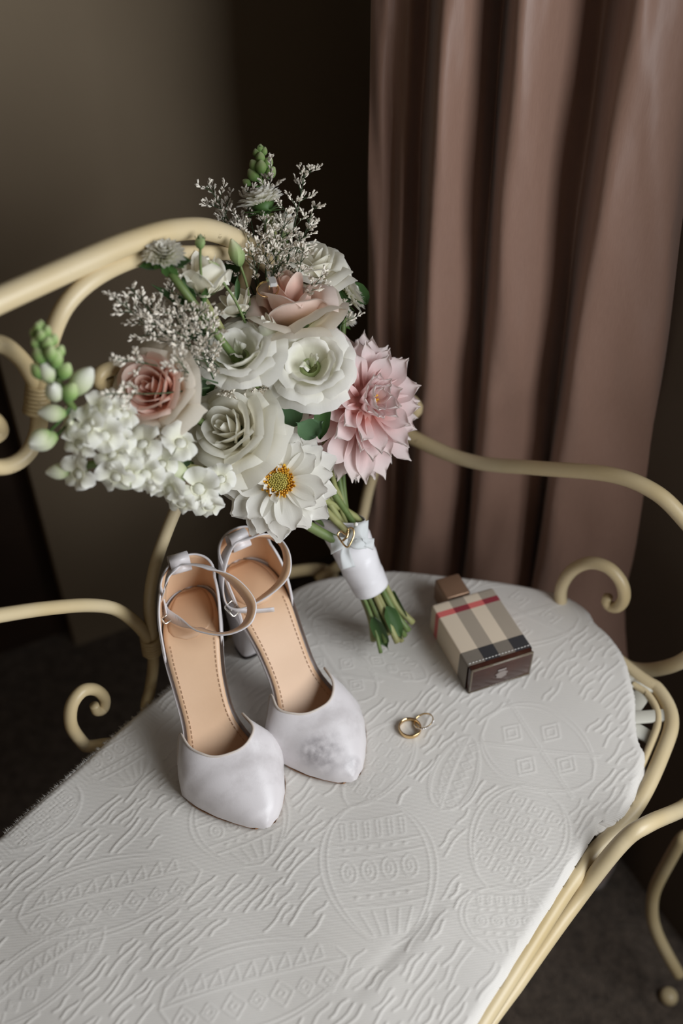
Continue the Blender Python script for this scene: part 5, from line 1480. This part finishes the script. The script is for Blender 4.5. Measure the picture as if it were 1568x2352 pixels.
spike('snapdragon', 'white snapdragon spike drooping below the roses',
      [(-0.0615,0.67,0.7148), (-0.0957,0.6551,0.7428), (-0.1259,0.6297,0.7742), (-0.1513,0.6103,0.7975), (-0.1724,0.5919,0.8144), (-0.1877,0.5825,0.819)],
      [((-0.1861,0.5694,0.824), (-0.398,-0.7907,0.4652), .0130), ((-0.1636,0.5765,0.8316), (-0.1009,-0.2831,0.9538), .0125), ((-0.1617,0.5717,0.822), (-0.0995,-0.9893,0.1063), .0135), ((-0.1447,0.5912,0.8283), (-0.0506,-0.2842,0.9574), .0145), ((-0.1441,0.5831,0.8122), (0.0999,-0.8983,0.428), .0140), ((-0.123,0.6071,0.816), (0.4056,-0.2104,0.8895), .0150), ((-0.1418,0.5824,0.8042), (-0.0995,-0.9795,-0.175), .0110),
       ((-0.1271,0.5908,0.7912), (-0.3042,-0.907,0.2912), .0135), ((-0.1104,0.6015,0.7807), (0.2049,-0.7818,0.5889), .0155), ((-0.1206,0.5884,0.7813), (-0.1005,-0.9943,-0.0347), .0120), ((-0.1039,0.6016,0.7661), (0.198,-0.9796,-0.0342), .0125), ((-0.1539,0.5755,0.8188), (0,-0.8509,0.5253), .0120), ((-0.0965,0.6238,0.7679), (0.2063,-0.4679,0.8594), .0120), ((-0.1348,0.5978,0.806), (0.0999,-0.4896,0.8662), .0115)],
      [((-0.1947,0.5728,0.8232), (-0.9435,-0.3015,0.1378), 1, 1.0), ((-0.118,0.6035,0.7901), (-0.7379,-0.0979,0.6678), 1, 1.2), ((-0.1479,0.5771,0.8132), (-0.848,-0.527,0.0566), 1, 1.1)], .0030)
spike('snapdragon', 'green snapdragon tip rising at the top',
      [(-0.0616,0.8218,0.8336), (-0.0678,0.8581,0.8652), (-0.0713,0.8773,0.8932), (-0.0721,0.891,0.9152)],
      [],
      [((-0.0748,0.8765,0.8997), (-0.5883,0.3916,0.7075), 0, .9), ((-0.0663,0.8778,0.9011), (0.5883,0.3916,0.7075), 0, .9), ((-0.0705,0.8757,0.9061), (0,0.3262,0.9453), 0, .9), ((-0.0745,0.8797,0.9075), (-0.4969,0.4307,0.7534), 2, 1.3), ((-0.0672,0.8816,0.9094), (0.4969,0.4307,0.7534), 2, 1.3), ((-0.0713,0.8823,0.9131), (0,0.4301,0.9028), 2, 1.2), ((-0.0738,0.8876,0.9159), (-0.2996,0.574,0.762), 2, 1.0), ((-0.0695,0.8886,0.917), (0.2996,0.574,0.762), 2, 1.0), ((-0.0714,0.8898,0.9197), (0,0.6058,0.7956), 2, .9), ((-0.0806,0.8739,0.8968), (-0.8296,0.2019,0.5206), 2, 1.0)], .0022)

# ================================================================ ring resting on the blush rose
RG = np.array((-0.0566,0.7369,0.8775))
R3 = thing('engagement_ring', 'gold ring with an oblong clear stone perched on the blush rose', 'ring', tuple(RG))
FR = frame_to((0, 0, 0), (0.1197,-0.2313,0.9655)).to_3x3().to_4x4() @ Matrix.Rotation(-.18, 4, 'Z')
o = MB().add(band_geo(.0084, .0008, .0015)).build('band', M_gold, R3, True)
o.matrix_basis = Matrix.Translation((-.0030, .004, -.0060)) @ frame_to((0, 0, 0), (-0.0999,0.9586,0.2666)).to_3x3().to_4x4()
def emerald(w, h, d):
    o_ = [(-w, -h*.75), (-w*.72, -h), (w*.72, -h), (w, -h*.75), (w, h*.75), (w*.72, h), (-w*.72, h), (-w, h*.75)]
    vs = [(x, y, 0) for x, y in o_] + [(x*.68, y*.68, d*.5) for x, y in o_] + [(x*.55, y*.55, -d*.6) for x, y in o_]
    fs = [tuple(8+k for k in range(8)), tuple(23-k for k in range(8))]
    for k in range(8):
        l = (k+1) % 8
        fs += [(k, l, 8+l, 8+k), (16+k, 16+l, l, k)]
    return vs, fs
st = MB().add(emerald(.0040, .0054, .0044)).build('clear_stone', M_gem, R3, True, smooth=False)
st.matrix_basis = Matrix.Translation((.001, 0, .003)) @ FR
pr = MB()
for sx in (-1, 1):
    for sy in (-1, 1): pr.add(tube_geo([(sx*.0030, sy*.0040, -.004), (sx*.0034, sy*.0044, .0006)], .0005, 6))
p_ = pr.build('prong', M_gold, R3, True); p_.matrix_basis = Matrix.Translation((.001, 0, .003)) @ FR
